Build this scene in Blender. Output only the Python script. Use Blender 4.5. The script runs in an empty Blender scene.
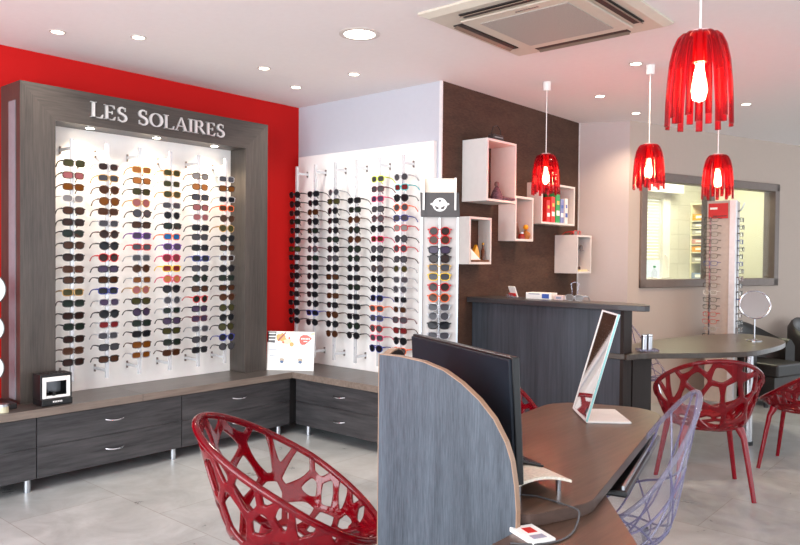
import bpy, math, random
import numpy as np
from mathutils import Vector, Matrix
R = math.radians
PI = math.pi
col = bpy.context.scene.collection
rnd = random.Random(7)

# ------------------------------------------------------------------ materials
def new_mat(name):
    m = bpy.data.materials.new(name); m.use_nodes = True
    nt = m.node_tree; nt.nodes.clear()
    out = nt.nodes.new('ShaderNodeOutputMaterial')
    return m, nt, out

def srgb(c):
    return tuple(((x / 255) / 12.92 if x / 255 <= .04045 else ((x / 255 + .055) / 1.055) ** 2.4) for x in c) + (1,)

def plain(name, rgb, rough=.5, metal=0, noise=.06, nscale=25, spec=.5, bump=0, coat=0):
    m, nt, out = new_mat(name)
    b = nt.nodes.new('ShaderNodeBsdfPrincipled')
    b.inputs['Roughness'].default_value = rough; b.inputs['Metallic'].default_value = metal
    b.inputs['Specular IOR Level'].default_value = spec
    b.inputs['Coat Weight'].default_value = coat
    c = srgb(rgb)
    tc = nt.nodes.new('ShaderNodeTexCoord'); n = nt.nodes.new('ShaderNodeTexNoise')
    n.inputs['Scale'].default_value = nscale; n.inputs['Detail'].default_value = 3
    r = nt.nodes.new('ShaderNodeValToRGB')
    r.color_ramp.elements[0].position = .3; r.color_ramp.elements[1].position = .7
    r.color_ramp.elements[0].color = tuple(x * (1 - noise) for x in c[:3]) + (1,)
    r.color_ramp.elements[1].color = tuple(min(1, x * (1 + noise)) for x in c[:3]) + (1,)
    nt.links.new(tc.outputs['Object'], n.inputs['Vector']); nt.links.new(n.outputs['Fac'], r.inputs['Fac'])
    nt.links.new(r.outputs['Color'], b.inputs['Base Color'])
    if bump:
        bp = nt.nodes.new('ShaderNodeBump'); bp.inputs['Strength'].default_value = bump; bp.inputs['Distance'].default_value = .004
        nt.links.new(n.outputs['Fac'], bp.inputs['Height']); nt.links.new(bp.outputs['Normal'], b.inputs['Normal'])
    nt.links.new(b.outputs['BSDF'], out.inputs['Surface'])
    return m

def wood(name, dark, light, axis='x', rough=.42, freq=26, stretch=.05, spec=.5, bump=.12):
    """streaked laminate: noise stretched along the grain axis"""
    m, nt, out = new_mat(name)
    b = nt.nodes.new('ShaderNodeBsdfPrincipled'); b.inputs['Roughness'].default_value = rough
    b.inputs['Specular IOR Level'].default_value = spec
    tc = nt.nodes.new('ShaderNodeTexCoord'); mp = nt.nodes.new('ShaderNodeMapping')
    s = [1, 1, 1]; s['xyz'.index(axis)] = stretch
    mp.inputs['Scale'].default_value = s
    n1 = nt.nodes.new('ShaderNodeTexNoise'); n1.inputs['Scale'].default_value = freq * 3.2; n1.inputs['Detail'].default_value = 6; n1.inputs['Roughness'].default_value = .65
    n2 = nt.nodes.new('ShaderNodeTexNoise'); n2.inputs['Scale'].default_value = freq * .35; n2.inputs['Detail'].default_value = 3
    mx = nt.nodes.new('ShaderNodeMath'); mx.operation = 'MULTIPLY_ADD'; mx.inputs[1].default_value = .6
    m2 = nt.nodes.new('ShaderNodeMath'); m2.operation = 'MULTIPLY'; m2.inputs[1].default_value = .4
    r = nt.nodes.new('ShaderNodeValToRGB')
    r.color_ramp.elements[0].position = .36; r.color_ramp.elements[1].position = .64
    r.color_ramp.elements[0].color = srgb(dark); r.color_ramp.elements[1].color = srgb(light)
    L = nt.links.new
    L(tc.outputs['Object'], mp.inputs['Vector']); L(mp.outputs['Vector'], n1.inputs['Vector']); L(mp.outputs['Vector'], n2.inputs['Vector'])
    L(n2.outputs['Fac'], m2.inputs[0]); L(n1.outputs['Fac'], mx.inputs[0]); L(m2.outputs[0], mx.inputs[2]); L(mx.outputs[0], r.inputs['Fac'])
    L(r.outputs['Color'], b.inputs['Base Color'])
    bp = nt.nodes.new('ShaderNodeBump'); bp.inputs['Strength'].default_value = bump; bp.inputs['Distance'].default_value = .002
    L(n1.outputs['Fac'], bp.inputs['Height']); L(bp.outputs['Normal'], b.inputs['Normal'])
    L(b.outputs['BSDF'], out.inputs['Surface'])
    return m

def see_through(name, tint, body, clear, rough=.06, spec=.5, fres=1.0):
    """coloured transparent plastic: tinted transparency mixed with a glossy coloured body"""
    m, nt, out = new_mat(name)
    t = nt.nodes.new('ShaderNodeBsdfTransparent'); t.inputs['Color'].default_value = tint
    b = nt.nodes.new('ShaderNodeBsdfPrincipled'); b.inputs['Base Color'].default_value = body
    b.inputs['Roughness'].default_value = rough; b.inputs['Specular IOR Level'].default_value = spec
    n = nt.nodes.new('ShaderNodeTexNoise'); n.inputs['Scale'].default_value = 3
    mr = nt.nodes.new('ShaderNodeMapRange'); mr.inputs['To Min'].default_value = rough * .8; mr.inputs['To Max'].default_value = rough * 1.2
    nt.links.new(n.outputs['Fac'], mr.inputs['Value']); nt.links.new(mr.outputs['Result'], b.inputs['Roughness'])
    lw = nt.nodes.new('ShaderNodeLayerWeight'); lw.inputs['Blend'].default_value = .5
    pw_ = nt.nodes.new('ShaderNodeMath'); pw_.operation = 'POWER'; pw_.inputs[1].default_value = 4
    nt.links.new(lw.outputs['Facing'], pw_.inputs[0])
    f = nt.nodes.new('ShaderNodeMath'); f.operation = 'MULTIPLY_ADD'; f.inputs[1].default_value = .9; f.inputs[2].default_value = .04
    nt.links.new(pw_.outputs[0], f.inputs[0])
    ma = nt.nodes.new('ShaderNodeMath'); ma.operation = 'MULTIPLY_ADD'; ma.inputs[1].default_value = fres; ma.inputs[2].default_value = 1 - clear; ma.use_clamp = True
    mix = nt.nodes.new('ShaderNodeMixShader')
    nt.links.new(f.outputs[0], ma.inputs[0]); nt.links.new(ma.outputs[0], mix.inputs['Fac'])
    nt.links.new(t.outputs[0], mix.inputs[1]); nt.links.new(b.outputs[0], mix.inputs[2]); nt.links.new(mix.outputs[0], out.inputs['Surface'])
    return m

def glow(name, rgb, strength):
    m, nt, out = new_mat(name)
    e = nt.nodes.new('ShaderNodeEmission'); e.inputs['Color'].default_value = rgb; e.inputs['Strength'].default_value = strength
    nt.links.new(e.outputs[0], out.inputs['Surface'])
    return m

def floor_mat():
    m, nt, out = new_mat('floor_tiles')
    b = nt.nodes.new('ShaderNodeBsdfPrincipled'); b.inputs['Specular IOR Level'].default_value = .5
    tc = nt.nodes.new('ShaderNodeTexCoord'); mp = nt.nodes.new('ShaderNodeMapping')
    mp.inputs['Location'].default_value = (4.135 - .93, -2.2, 0)
    br = nt.nodes.new('ShaderNodeTexBrick'); br.offset = .5
    br.inputs['Scale'].default_value = 1; br.inputs['Brick Width'].default_value = .93; br.inputs['Row Height'].default_value = .62
    br.inputs['Mortar Size'].default_value = .0022; br.inputs['Mortar Smooth'].default_value = .2; br.inputs['Bias'].default_value = 0
    br.inputs['Color1'].default_value = srgb((160, 164, 165)); br.inputs['Color2'].default_value = srgb((175, 179, 180)); br.inputs['Mortar'].default_value = srgb((136, 132, 127))
    n = nt.nodes.new('ShaderNodeTexNoise'); n.inputs['Scale'].default_value = 3.2; n.inputs['Detail'].default_value = 9; n.inputs['Roughness'].default_value = .68
    n.inputs['Distortion'].default_value = .6
    r = nt.nodes.new('ShaderNodeValToRGB'); r.color_ramp.elements[0].position = .32; r.color_ramp.elements[1].position = .66
    r.color_ramp.elements[0].color = (.62, .61, .6, 1); r.color_ramp.elements[1].color = (1.06, 1.06, 1.06, 1)
    mu = nt.nodes.new('ShaderNodeMixRGB'); mu.blend_type = 'MULTIPLY'; mu.inputs['Fac'].default_value = .8
    mr = nt.nodes.new('ShaderNodeMapRange'); mr.inputs['To Min'].default_value = .2; mr.inputs['To Max'].default_value = .42
    L = nt.links.new
    L(tc.outputs['Object'], mp.inputs['Vector']); L(mp.outputs['Vector'], br.inputs['Vector']); L(tc.outputs['Object'], n.inputs['Vector'])
    L(n.outputs['Fac'], r.inputs['Fac']); L(br.outputs['Color'], mu.inputs[1]); L(r.outputs['Color'], mu.inputs[2]); L(mu.outputs[0], b.inputs['Base Color'])
    L(n.outputs['Fac'], mr.inputs['Value']); L(mr.outputs['Result'], b.inputs['Roughness']); L(b.outputs['BSDF'], out.inputs['Surface'])
    return m

def tile_mat():
    m, nt, out = new_mat('back_room_tiles')
    b = nt.nodes.new('ShaderNodeBsdfPrincipled'); b.inputs['Roughness'].default_value = .3
    tc = nt.nodes.new('ShaderNodeTexCoord'); sp = nt.nodes.new('ShaderNodeSeparateXYZ'); cb = nt.nodes.new('ShaderNodeCombineXYZ')
    br = nt.nodes.new('ShaderNodeTexBrick'); br.inputs['Scale'].default_value = 1; br.inputs['Brick Width'].default_value = .5; br.inputs['Row Height'].default_value = .2
    br.inputs['Mortar Size'].default_value = .003; br.offset = 0
    br.inputs['Color1'].default_value = srgb((206, 206, 196)); br.inputs['Color2'].default_value = srgb((200, 200, 190)); br.inputs['Mortar'].default_value = srgb((170, 170, 160))
    L = nt.links.new
    L(tc.outputs['Object'], sp.inputs[0]); L(sp.outputs['Y'], cb.inputs['X']); L(sp.outputs['Z'], cb.inputs['Y']); L(cb.outputs[0], br.inputs['Vector'])
    L(br.outputs['Color'], b.inputs['Base Color']); L(b.outputs[0], out.inputs['Surface'])
    return m

M = {}
M['floor'] = floor_mat()
M['ceiling'] = plain('ceiling_paint', (240, 235, 233), .9, noise=.01)
M['red_wall'] = plain('red_wall_paint', (196, 18, 16), .75, noise=.03, nscale=3, spec=.25)
M['grey_wall'] = plain('pale_grey_wall_paint', (196, 197, 206), .9, noise=.01)
M['lilac_wall'] = plain('pale_lilac_wall_paint', (184, 174, 172), .9, noise=.01)
M['brown_wall'] = wood('brown_textured_wall_covering', (66, 48, 40), (86, 64, 53), 'y', .8, 30, .25, spec=.2, bump=.3)
M['trim'] = plain('white_corner_bead', (225, 222, 222), .5)
M['window_frame'] = plain('taupe_window_frame', (112, 98, 90), .5)
M['frame_v'] = wood('grey_brown_laminate_upright', (52, 46, 43), (80, 72, 66), 'z', .38)
M['frame_h'] = wood('grey_brown_laminate_header', (52, 46, 43), (80, 72, 66), 'y', .38)
M['cab_y'] = wood('charcoal_oak_drawer_fronts', (34, 33, 36), (74, 72, 74), 'y', .45, 12, .09)
M['cab_x'] = wood('charcoal_oak_drawer_fronts_cross', (34, 33, 36), (74, 72, 74), 'x', .45, 12, .09)
M['top'] = wood('grey_brown_worktop', (58, 53, 51), (86, 79, 75), 'y', .32, 14, .08)
M['top_edge'] = wood('pale_brown_edge_band', (104, 92, 84), (132, 118, 108), 'y', .4, 14, .08)
M['daylit_grey'] = wood('daylit_grey_laminate', (42, 50, 59), (76, 85, 95), 'z', .45, 70, .07, bump=.25)  # grey laminate with the bluish daylight mixed into its colour
M['counter_front'] = wood('slate_grey_laminate', (36, 41, 49), (64, 69, 78), 'z', .45, 14, .05)
M['counter_side'] = wood('dark_brown_laminate', (34, 25, 22), (48, 36, 32), 'z', .6, 20, .06, spec=.2)
M['counter_top'] = wood('dark_grey_counter_laminate', (40, 38, 41), (60, 57, 59), 'x', .35, 14, .08)
M['table_top'] = wood('grey_brown_table_laminate', (54, 46, 39), (74, 64, 55), 'x', .3, 14, .08)
M['desk'] = wood('warm_brown_desk_laminate', (66, 46, 37), (98, 74, 60), 'y', .3, 16, .08)
M['desk_edge'] = wood('dark_desk_edge', (58, 42, 36), (80, 60, 52), 'y', .4, 16, .08)
M['copper_edge'] = plain('copper_brown_edge_band', (152, 122, 100), .4)
M['black_pl'] = plain('black_plastic', (18, 18, 20), .35)
M['monitor_back'] = plain('dark_monitor_casing', (20, 25, 34), .55, spec=.25)
M['black_gloss'] = plain('black_gloss', (10, 10, 12), .08)
M['leather'] = plain('black_leather', (26, 23, 22), .42, noise=.15, nscale=60, bump=.2)
M['chrome'] = plain('chrome', (205, 207, 212), .15, 1)
M['alu'] = plain('brushed_aluminium', (196, 200, 206), .32, 1)
M['rod'] = plain('satin_white_metal', (214, 216, 220), .25, .35)
M['white_gloss'] = plain('white_panel', (240, 238, 236), .25, noise=.01)
M['white'] = plain('white_plastic', (235, 233, 230), .45, noise=.02)
M['box_white'] = plain('white_display_box', (214, 208, 204), .5, noise=.02)
M['ac'] = plain('cream_plastic', (206, 198, 182), .5, noise=.02)
M['ac_grille'] = plain('grey_perforated_grille', (170, 166, 158), .6, noise=.3, nscale=160)
M['dark'] = plain('dark_slot', (42, 36, 34), .6)
M['letter'] = plain('brushed_silver_letter', (226, 224, 224), .3, .6)
M['red_pl'] = see_through('red_polycarbonate', (.80, .05, .07, 1), (.20, .002, .010, 1), .52, .06, .8)
M['red_leg'] = see_through('red_polycarbonate_leg', (.45, .02, .03, 1), (.25, .003, .012, 1), .15, .1, .5)
M['red_shade'] = see_through('red_acrylic_shade', (.88, .24, .27, 1), (.16, .002, .010, 1), .80, .07, .6)
M['clear_pl'] = see_through('clear_polycarbonate', (.95, .94, .97, 1), (.6, .6, .68, 1), .93, .04, .7, .8)
M['clear_rib'] = see_through('violet_clear_ridge', (.62, .58, .76, 1), (.30, .28, .44, 1), .62, .05, .8)
M['clear_rim'] = see_through('clear_chair_rim', (.82, .80, .88, 1), (.34, .33, .42, 1), .68, .05, .9)
M['glass'] = see_through('window_glass', (.96, .97, .95, 1), (.9, .9, .9, 1), .985, .02, .5, .8)
M['mirror'] = plain('mirror_glass', (205, 200, 198), .03, 1, noise=0)
M['blind'] = plain('cream_slats', (216, 216, 200), .6)
M['yellow'] = plain('orange_box_card', (236, 160, 20), .5)
M['paper'] = plain('white_paper', (238, 236, 232), .6, noise=.01)
M['bulb'] = glow('warm_bulb', (1, .58, .26, 1), 150)
M['spot'] = glow('warm_halogen', (1, .86, .66, 1), 14)
M['led'] = glow('warm_white_downlight', (1, .93, .80, 1), 7)
M['stripe_grey'] = plain('pale_grey_strip', (128, 134, 140), .35)
M['teal_edge'] = plain('pale_teal_glass_edge', (150, 205, 205), .1)
def C(name, rgb, rough=.35, metal=0, **k):
    if name not in M: M[name] = plain(name, rgb, rough, metal, **k)
    return M[name]

# ------------------------------------------------------------------ mesh helpers
class MB:
    def __init__(s): s.v = []; s.f = []
    def add(s, vs, fs):
        o = len(s.v); s.v += [tuple(x) for x in vs]; s.f += [tuple(i + o for i in f) for f in fs]; return s
    def box(s, a, b, bev=0):
        x0, x1 = sorted((a[0], b[0])); y0, y1 = sorted((a[1], b[1])); z0, z1 = sorted((a[2], b[2]))
        vs = [(x, y, z) for z in (z0, z1) for x, y in ((x0, y0), (x1, y0), (x1, y1), (x0, y1))]
        return s.add(vs, [(3, 2, 1, 0), (4, 5, 6, 7), (0, 1, 5, 4), (1, 2, 6, 5), (2, 3, 7, 6), (3, 0, 4, 7)])
    def obox(s, c, ax, ay, az, hx, hy, hz):
        c = Vector(c); ax, ay, az = Vector(ax).normalized(), Vector(ay).normalized(), Vector(az).normalized()
        vs = [c + ax * hx * i + ay * hy * j + az * hz * k for k in (-1, 1) for i, j in ((-1, -1), (1, -1), (1, 1), (-1, 1))]
        return s.add(vs, [(3, 2, 1, 0), (4, 5, 6, 7), (0, 1, 5, 4), (1, 2, 6, 5), (2, 3, 7, 6), (3, 0, 4, 7)])
    def prism(s, poly, z0, z1):
        n = len(poly)
        vs = [(x, y, z0) for x, y in poly] + [(x, y, z1) for x, y in poly]
        return s.add(vs, [tuple(range(n))[::-1], tuple(range(n, 2 * n))] + [(i, (i + 1) % n, (i + 1) % n + n, i + n) for i in range(n)])
    def extrude(s, pts, d):
        """closed 3-D polygon pushed along vector d"""
        n = len(pts); d = Vector(d)
        vs = [Vector(p) for p in pts] + [Vector(p) + d for p in pts]
        return s.add(vs, [tuple(range(n))[::-1], tuple(range(n, 2 * n))] + [(i, (i + 1) % n, (i + 1) % n + n, i + n) for i in range(n)])
    def tube(s, path, r, n=8, closed=False, cap=True):
        P = [Vector(p) for p in path]; m = len(P)
        rs = r if isinstance(r, (list, tuple)) else [r] * m
        up = None; rings = []
        for i in range(m):
            if closed: t = P[(i + 1) % m] - P[i - 1]
            else: t = P[min(i + 1, m - 1)] - P[max(i - 1, 0)]
            t.normalize()
            if up is None:
                up = Vector((0, 0, 1)) if abs(t.z) < .9 else Vector((1, 0, 0))
            a = up - t * up.dot(t)
            if a.length < 1e-5: a = t.orthogonal()
            a.normalize(); b = t.cross(a); up = a
            rings.append([P[i] + (a * math.cos(2 * PI * k / n) + b * math.sin(2 * PI * k / n)) * rs[i] for k in range(n)])
        vs = [v for rg in rings for v in rg]; fs = []
        for i in range(m if closed else m - 1):
            j = (i + 1) % m
            for k in range(n):
                fs.append((i * n + k, i * n + (k + 1) % n, j * n + (k + 1) % n, j * n + k))
        if not closed and cap:
            fs.append(tuple(range(n))[::-1]); fs.append(tuple((m - 1) * n + k for k in range(n)))
        return s.add(vs, fs)
    def lathe(s, prof, n=24, c=(0, 0, 0), a0=0, a1=2 * PI):
        vs = []; fs = []; m = len(prof); full = abs(a1 - a0 - 2 * PI) < 1e-6
        nn = n if full else n + 1
        for k in range(nn):
            a = a0 + (a1 - a0) * k / n
            for r, z in prof: vs.append((c[0] + r * math.cos(a), c[1] + r * math.sin(a), c[2] + z))
        for k in range(n):
            k2 = (k + 1) % nn
            for i in range(m - 1):
                fs.append((k * m + i, k2 * m + i, k2 * m + i + 1, k * m + i + 1))
        return s.add(vs, fs)
    def cyl(s, c, r, z0, z1, n=24, r2=None):
        r2 = r if r2 is None else r2
        return s.lathe([(0.0001, z0), (r, z0), (r2, z1), (0.0001, z1)], n, c)
    def build(s, name, mat, parent=None, smooth=False, world=False, bevel=0, loc=None):
        vs = s.v
        if world and parent is not None:
            l = parent.location; vs = [(x - l.x, y - l.y, z - l.z) for x, y, z in vs]
        me = bpy.data.meshes.new(name); me.from_pydata(vs, [], s.f); me.validate(); me.update()
        import bmesh
        bm = bmesh.new(); bm.from_mesh(me); bmesh.ops.recalc_face_normals(bm, faces=bm.faces); bm.to_mesh(me); bm.free()
        if smooth:
            for p in me.polygons: p.use_smooth = True
            try: me.set_sharp_from_angle(angle=R(40))
            except Exception: pass
        o = bpy.data.objects.new(name, me); col.objects.link(o)
        if mat is not None: me.materials.append(mat)
        if parent is not None: o.parent = parent
        if loc: o.location = loc
        if bevel:
            b = o.modifiers.new('bevel', 'BEVEL'); b.width = bevel; b.segments = 2; b.limit_method = 'ANGLE'; b.angle_limit = R(40)
        return o

def thing(name, label, cat, loc=(0, 0, 0), rz=0, group=None):
    o = bpy.data.objects.new(name, None); col.objects.link(o)
    o.empty_display_size = .05
    o.location = loc; o.rotation_euler = (0, 0, rz); o['label'] = label; o['category'] = cat
    if group: o['group'] = group
    return o
def tag(o, label, cat, group=None, kind=None):
    if label: o['label'] = label
    if cat: o['category'] = cat
    if group: o['group'] = group
    if kind: o['kind'] = kind
    return o
def struct(name, mb, mat, parent=None, label=None, **k):
    o = mb.build(name, mat, parent, **k)
    if parent is None: o['kind'] = 'structure'
    if label: o['label'] = label
    return o
def dup(root, loc, rz, label, group=None, scale=None):
    r = root.copy(); col.objects.link(r); r.location = loc; r.rotation_euler = (0, 0, rz); r['label'] = label
    if group: r['group'] = group
    for ch in list(root.children):
        c = ch.copy(); col.objects.link(c); c.parent = r
        for g in list(ch.children):
            d = g.copy(); col.objects.link(d); d.parent = c
    return r
ORD = ['first', 'second', 'third', 'fourth', 'fifth', 'sixth', 'seventh', 'eighth', 'ninth', 'tenth', 'eleventh', 'twelfth', 'thirteenth',
       'fourteenth', 'fifteenth', 'sixteenth', 'seventeenth', 'eighteenth']

CEIL = 2.81
BZ = .505          # bench top height

# ------------------------------------------------------------------ camera
cam_d = bpy.data.cameras.new('camera'); cam = bpy.data.objects.new('camera', cam_d); col.objects.link(cam)
yaw, pitch, roll = R(-40.8555), R(-1.1711), R(.5333)
fw = Vector((math.sin(yaw), math.cos(yaw), 0)); rt = Vector((math.cos(yaw), -math.sin(yaw), 0)); up = Vector((0, 0, 1))
f2 = fw * math.cos(pitch) + up * math.sin(pitch); u2 = -fw * math.sin(pitch) + up * math.cos(pitch)
r3 = rt * math.cos(roll) + u2 * math.sin(roll); u3 = -rt * math.sin(roll) + u2 * math.cos(roll)
mw = Matrix((r3, u3, -f2)).transposed().to_4x4(); mw.translation = (0, 0, 1.45)
cam.matrix_world = mw
cam_d.sensor_width = 36; cam_d.lens = 728.735 * 36 / 800; cam_d.clip_start = .05; cam_d.clip_end = 60
bpy.context.scene.camera = cam

# ------------------------------------------------------------------ room shell
struct('floor', MB().box((-6.5, -3, -.1), (5, 14, 0)), M['floor'])
struct('ceiling', MB().box((-6.5, -3, CEIL), (5, 14, CEIL + .1)), M['ceiling'])
struct('wall_left', MB().box((-5.2, -3, 0), (-5.09, 4.45, CEIL)), M['red_wall'])
struct('wall_back', MB().box((-5.2, 4.45, 0), (-3.46, 4.55, CEIL)), M['grey_wall'])
struct('wall_middle', MB().box((-3.54, 4.46, 0), (-3.44, 6.69, CEIL)), M['brown_wall'])
struct('trim_1', MB().box((-3.46, 4.445, 0), (-3.437, 4.46, CEIL)), M['trim'])
struct('trim_2', MB().box((-3.455, 6.69, 0), (-3.43, 6.70, CEIL)), M['trim'])
A = Vector((-2.987, 6.868, 0)); dW = Vector((.3140, .9495, 0)).normalized(); nW = Vector((-dW.y, dW.x, 0))
struct('wall_corner', MB().prism([(-3.54, 6.701), (-3.44, 6.701), (A.x, A.y), (A.x + nW.x * .1, A.y + nW.y * .1), (-3.54, 6.88)], 0, CEIL), M['lilac_wall'])
def W(s, t, z): p = A + dW * s + nW * t; return (p.x, p.y, z)
def wbox(mb, s0, s1, t0, t1, z0, z1):
    return mb.add([W(s0, t0, z0), W(s1, t0, z0), W(s1, t1, z0), W(s0, t1, z0), W(s0, t0, z1), W(s1, t0, z1), W(s1, t1, z1), W(s0, t1, z1)],
                  [(3, 2, 1, 0), (4, 5, 6, 7), (0, 1, 5, 4), (1, 2, 6, 5), (2, 3, 7, 6), (3, 0, 4, 7)])
WS0, WS1, WZ0, WZ1 = .16, 2.46, 1.17, 2.33
mb = MB()
def wq(mb, pts): mb.add([W(*p) for p in pts], [tuple(range(len(pts)))])
g0, g1, h0, h1 = WS0 + .03, WS1 - .03, WZ0 + .03, WZ1 - .03
for t_ in (0, .1):
    # one frame-shaped skin per side of the wall, cut round the opening
    for q in (((0, t_, 0), (6.5, t_, 0), (g1, t_, h0), (g0, t_, h0)), ((6.5, t_, 0), (6.5, t_, CEIL), (g1, t_, h1), (g1, t_, h0)), ((6.5, t_, CEIL), (0, t_, CEIL), (g0, t_, h1), (g1, t_, h1)), ((0, t_, CEIL), (0, t_, 0), (g0, t_, h0), (g0, t_, h1))): wq(mb, q)
for q in (((g0, 0, h0), (g1, 0, h0), (g1, .1, h0), (g0, .1, h0)), ((g0, 0, h1), (g1, 0, h1), (g1, .1, h1), (g0, .1, h1)), ((g0, 0, h0), (g0, 0, h1), (g0, .1, h1), (g0, .1, h0)), ((g1, 0, h0), (g1, 0, h1), (g1, .1, h1), (g1, .1, h0))): wq(mb, q)
struct('wall_right', mb, plain('warm_beige_wall_paint', (184, 169, 158), .9, noise=.01))
# interior window: frame, mullion and glass
wf = MB(); fw_ = .085
wbox(wf, WS0, WS1, -.025, .12, WZ0, WZ0 + fw_); wbox(wf, WS0, WS1, -.025, .12, WZ1 - fw_, WZ1)
wbox(wf, WS0, WS0 + fw_, -.025, .12, WZ0, WZ1); wbox(wf, WS1 - fw_, WS1, -.025, .12, WZ0, WZ1)
win = struct('window_1', wf, M['window_frame'], bevel=.006)
mb = MB(); wbox(mb, 1.25, 1.31, -.01, .11, WZ0 + fw_, WZ1 - fw_); mb.build('window_mullion', M['window_frame'], win)
mb = MB(); wbox(mb, WS0 + fw_, 1.25, .04, .046, WZ0 + fw_, WZ1 - fw_); mb.build('pane', M['glass'], win)
mb = MB(); wbox(mb, 1.31, WS1 - fw_, .04, .046, WZ0 + fw_, WZ1 - fw_); mb.build('pane', M['glass'], win)
# back room
T = 1.6
mb = MB(); wbox(mb, 1.9, 6.5, T, T + .1, 0, 1.15); wbox(mb, 1.9, 6.5, T, T + .1, 2.42, CEIL); wbox(mb, 2.56, 6.5, T, T + .1, 1.15, 2.42); wbox(mb, -.1, 1.95, T, T + .1, 0, CEIL)
struct('wall_back_room_rear', mb, tile_mat())
M['cream_wall'] = plain('cream_wall_paint', (206, 206, 186), .8, noise=.01)
mb = MB(); wbox(mb, 3.36, 3.46, .2, T - .005, 0, CEIL); struct('wall_back_room_right', mb, M['cream_wall'])
mb = MB(); wbox(mb, .03, .10, .12, T - .005, 0, CEIL); struct('wall_back_room_left', mb, M['cream_wall'])
# back room window with roller shutter
mb = MB(); wbox(mb, 1.95, 2.0, T - .03, T + .05, 1.15, 2.42); wbox(mb, 2.42, 2.56, T - .03, T + .05, 1.15, 2.42); wbox(mb, 1.95, 2.56, T - .03, T + .05, 2.27, 2.42); wbox(mb, 1.95, 2.56, T - .03, T + .05, 1.15, 1.22)
w2 = struct('window_2', mb, M['white'])
mb = MB(); z = 1.45
while z < 2.26:
    wbox(mb, 2.0, 2.42, T + .01, T + .025, z, z + .036); z += .042
mb.build('roller_shutter', M['blind'], w2)
mb = MB(); wbox(mb, 2.0, 2.42, T + .015, T + .02, 1.22, 1.45); mb.build('pane', glow('daylit_glass', (.85, .95, .88, 1), .75), w2)
mb = MB(); mb.tube([W(2.47, T - .03, 1.52), W(2.47, T - .07, 1.50), W(2.48, T - .075, 1.40), W(2.49, T - .07, 1.34)], .010); mb.build('window_handle', M['white'], w2, smooth=True)
mb = MB(); wbox(mb, 1.9, 2.66, T - .16, T, 2.34, 2.62); struct('trim_3', mb, M['white'])

# ------------------------------------------------------------------ back room shelf with boxes
def wthing(name, label, cat, s, t, z, group=None):
    return thing(name, label, cat, W(s, t, z), math.atan2(dW.y, dW.x), group)   # local x = along wall, y = into the back room
sh = wthing('storage_shelf', 'tall cream shelving unit with cubby holes in the room behind the window', 'shelf', 3.0, T - .13, 0)
sh.rotation_euler.z -= PI / 2
mb = MB()
mb.box((-.12, 0, 0), (-.105, .34, 2.24)); mb.box((.105, 0, 0), (.12, .34, 2.24)); mb.box((-.105, .32, 0), (.105, .34, 2.24))
mb.build('carcass', C('cream_shelf_board', (232, 228, 196), .5), sh)
SZ = [.02, .5, .95, 1.17, 1.41, 1.55, 1.66, 1.79, 1.88, 1.98, 2.21]
for z in SZ: MB().box((-.105, 0, z), (.105, .32, z + .014)).build('shelf_board', M['cream_shelf_board'], sh)
for i, (z, h, c, nm) in enumerate([(2.0, .08, 'yellow', 'orange'), (1.90, .05, 'white', 'white'), (1.81, .05, 'white', 'white'), (1.68, .06, 'pinkish', 'pink and white'), (1.57, .07, 'yellow', 'orange'),
                                (1.43, .06, 'white', 'white'), (1.19, .09, 'blueish', 'pale blue')]):
    m_ = {'yellow': M['yellow'], 'white': C('grey_card', (176, 172, 160)), 'pinkish': C('pink_card', (205, 150, 140)), 'blueish': C('blue_card', (130, 150, 178))}[c]
    b = thing('storage_box', '%s box with white label on the back room shelf, %s from the top' % (nm, ORD[i]), 'box', W(3.01, T - .13, z), math.atan2(dW.y, dW.x) - PI / 2, 'boxes on the back room shelf')
    MB().box((-.095, 0, 0), (.095, .28, h), .003).build('carton', m_, b)
    MB().box((-.04, -.002, h * .3), (.07, 0, h * .75)).build('label_card', M['paper'], b)
bt = wthing('bottle', 'clear bottle with green cap on the ledge behind the interior window', 'bottle', 2.18, T - .10, 1.20)
mb = MB().lathe([(.0, 0), (.035, 0), (.035, .10), (.012, .13), (.012, .15)], 16); mb.build('bottle_body', M['clear_pl'], bt, smooth=True)
MB().cyl((0, 0, 0), .016, .148, .175, 12).build('cap', C('green_cap', (30, 150, 80)), bt)
mb = MB(); wbox(mb, 1.98, 3.0, T - .22, T - .001, 1.16, 1.20); tag(mb.build('ledge', M['white'], None), 'white ledge under the shuttered window in the back room', 'ledge')

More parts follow.
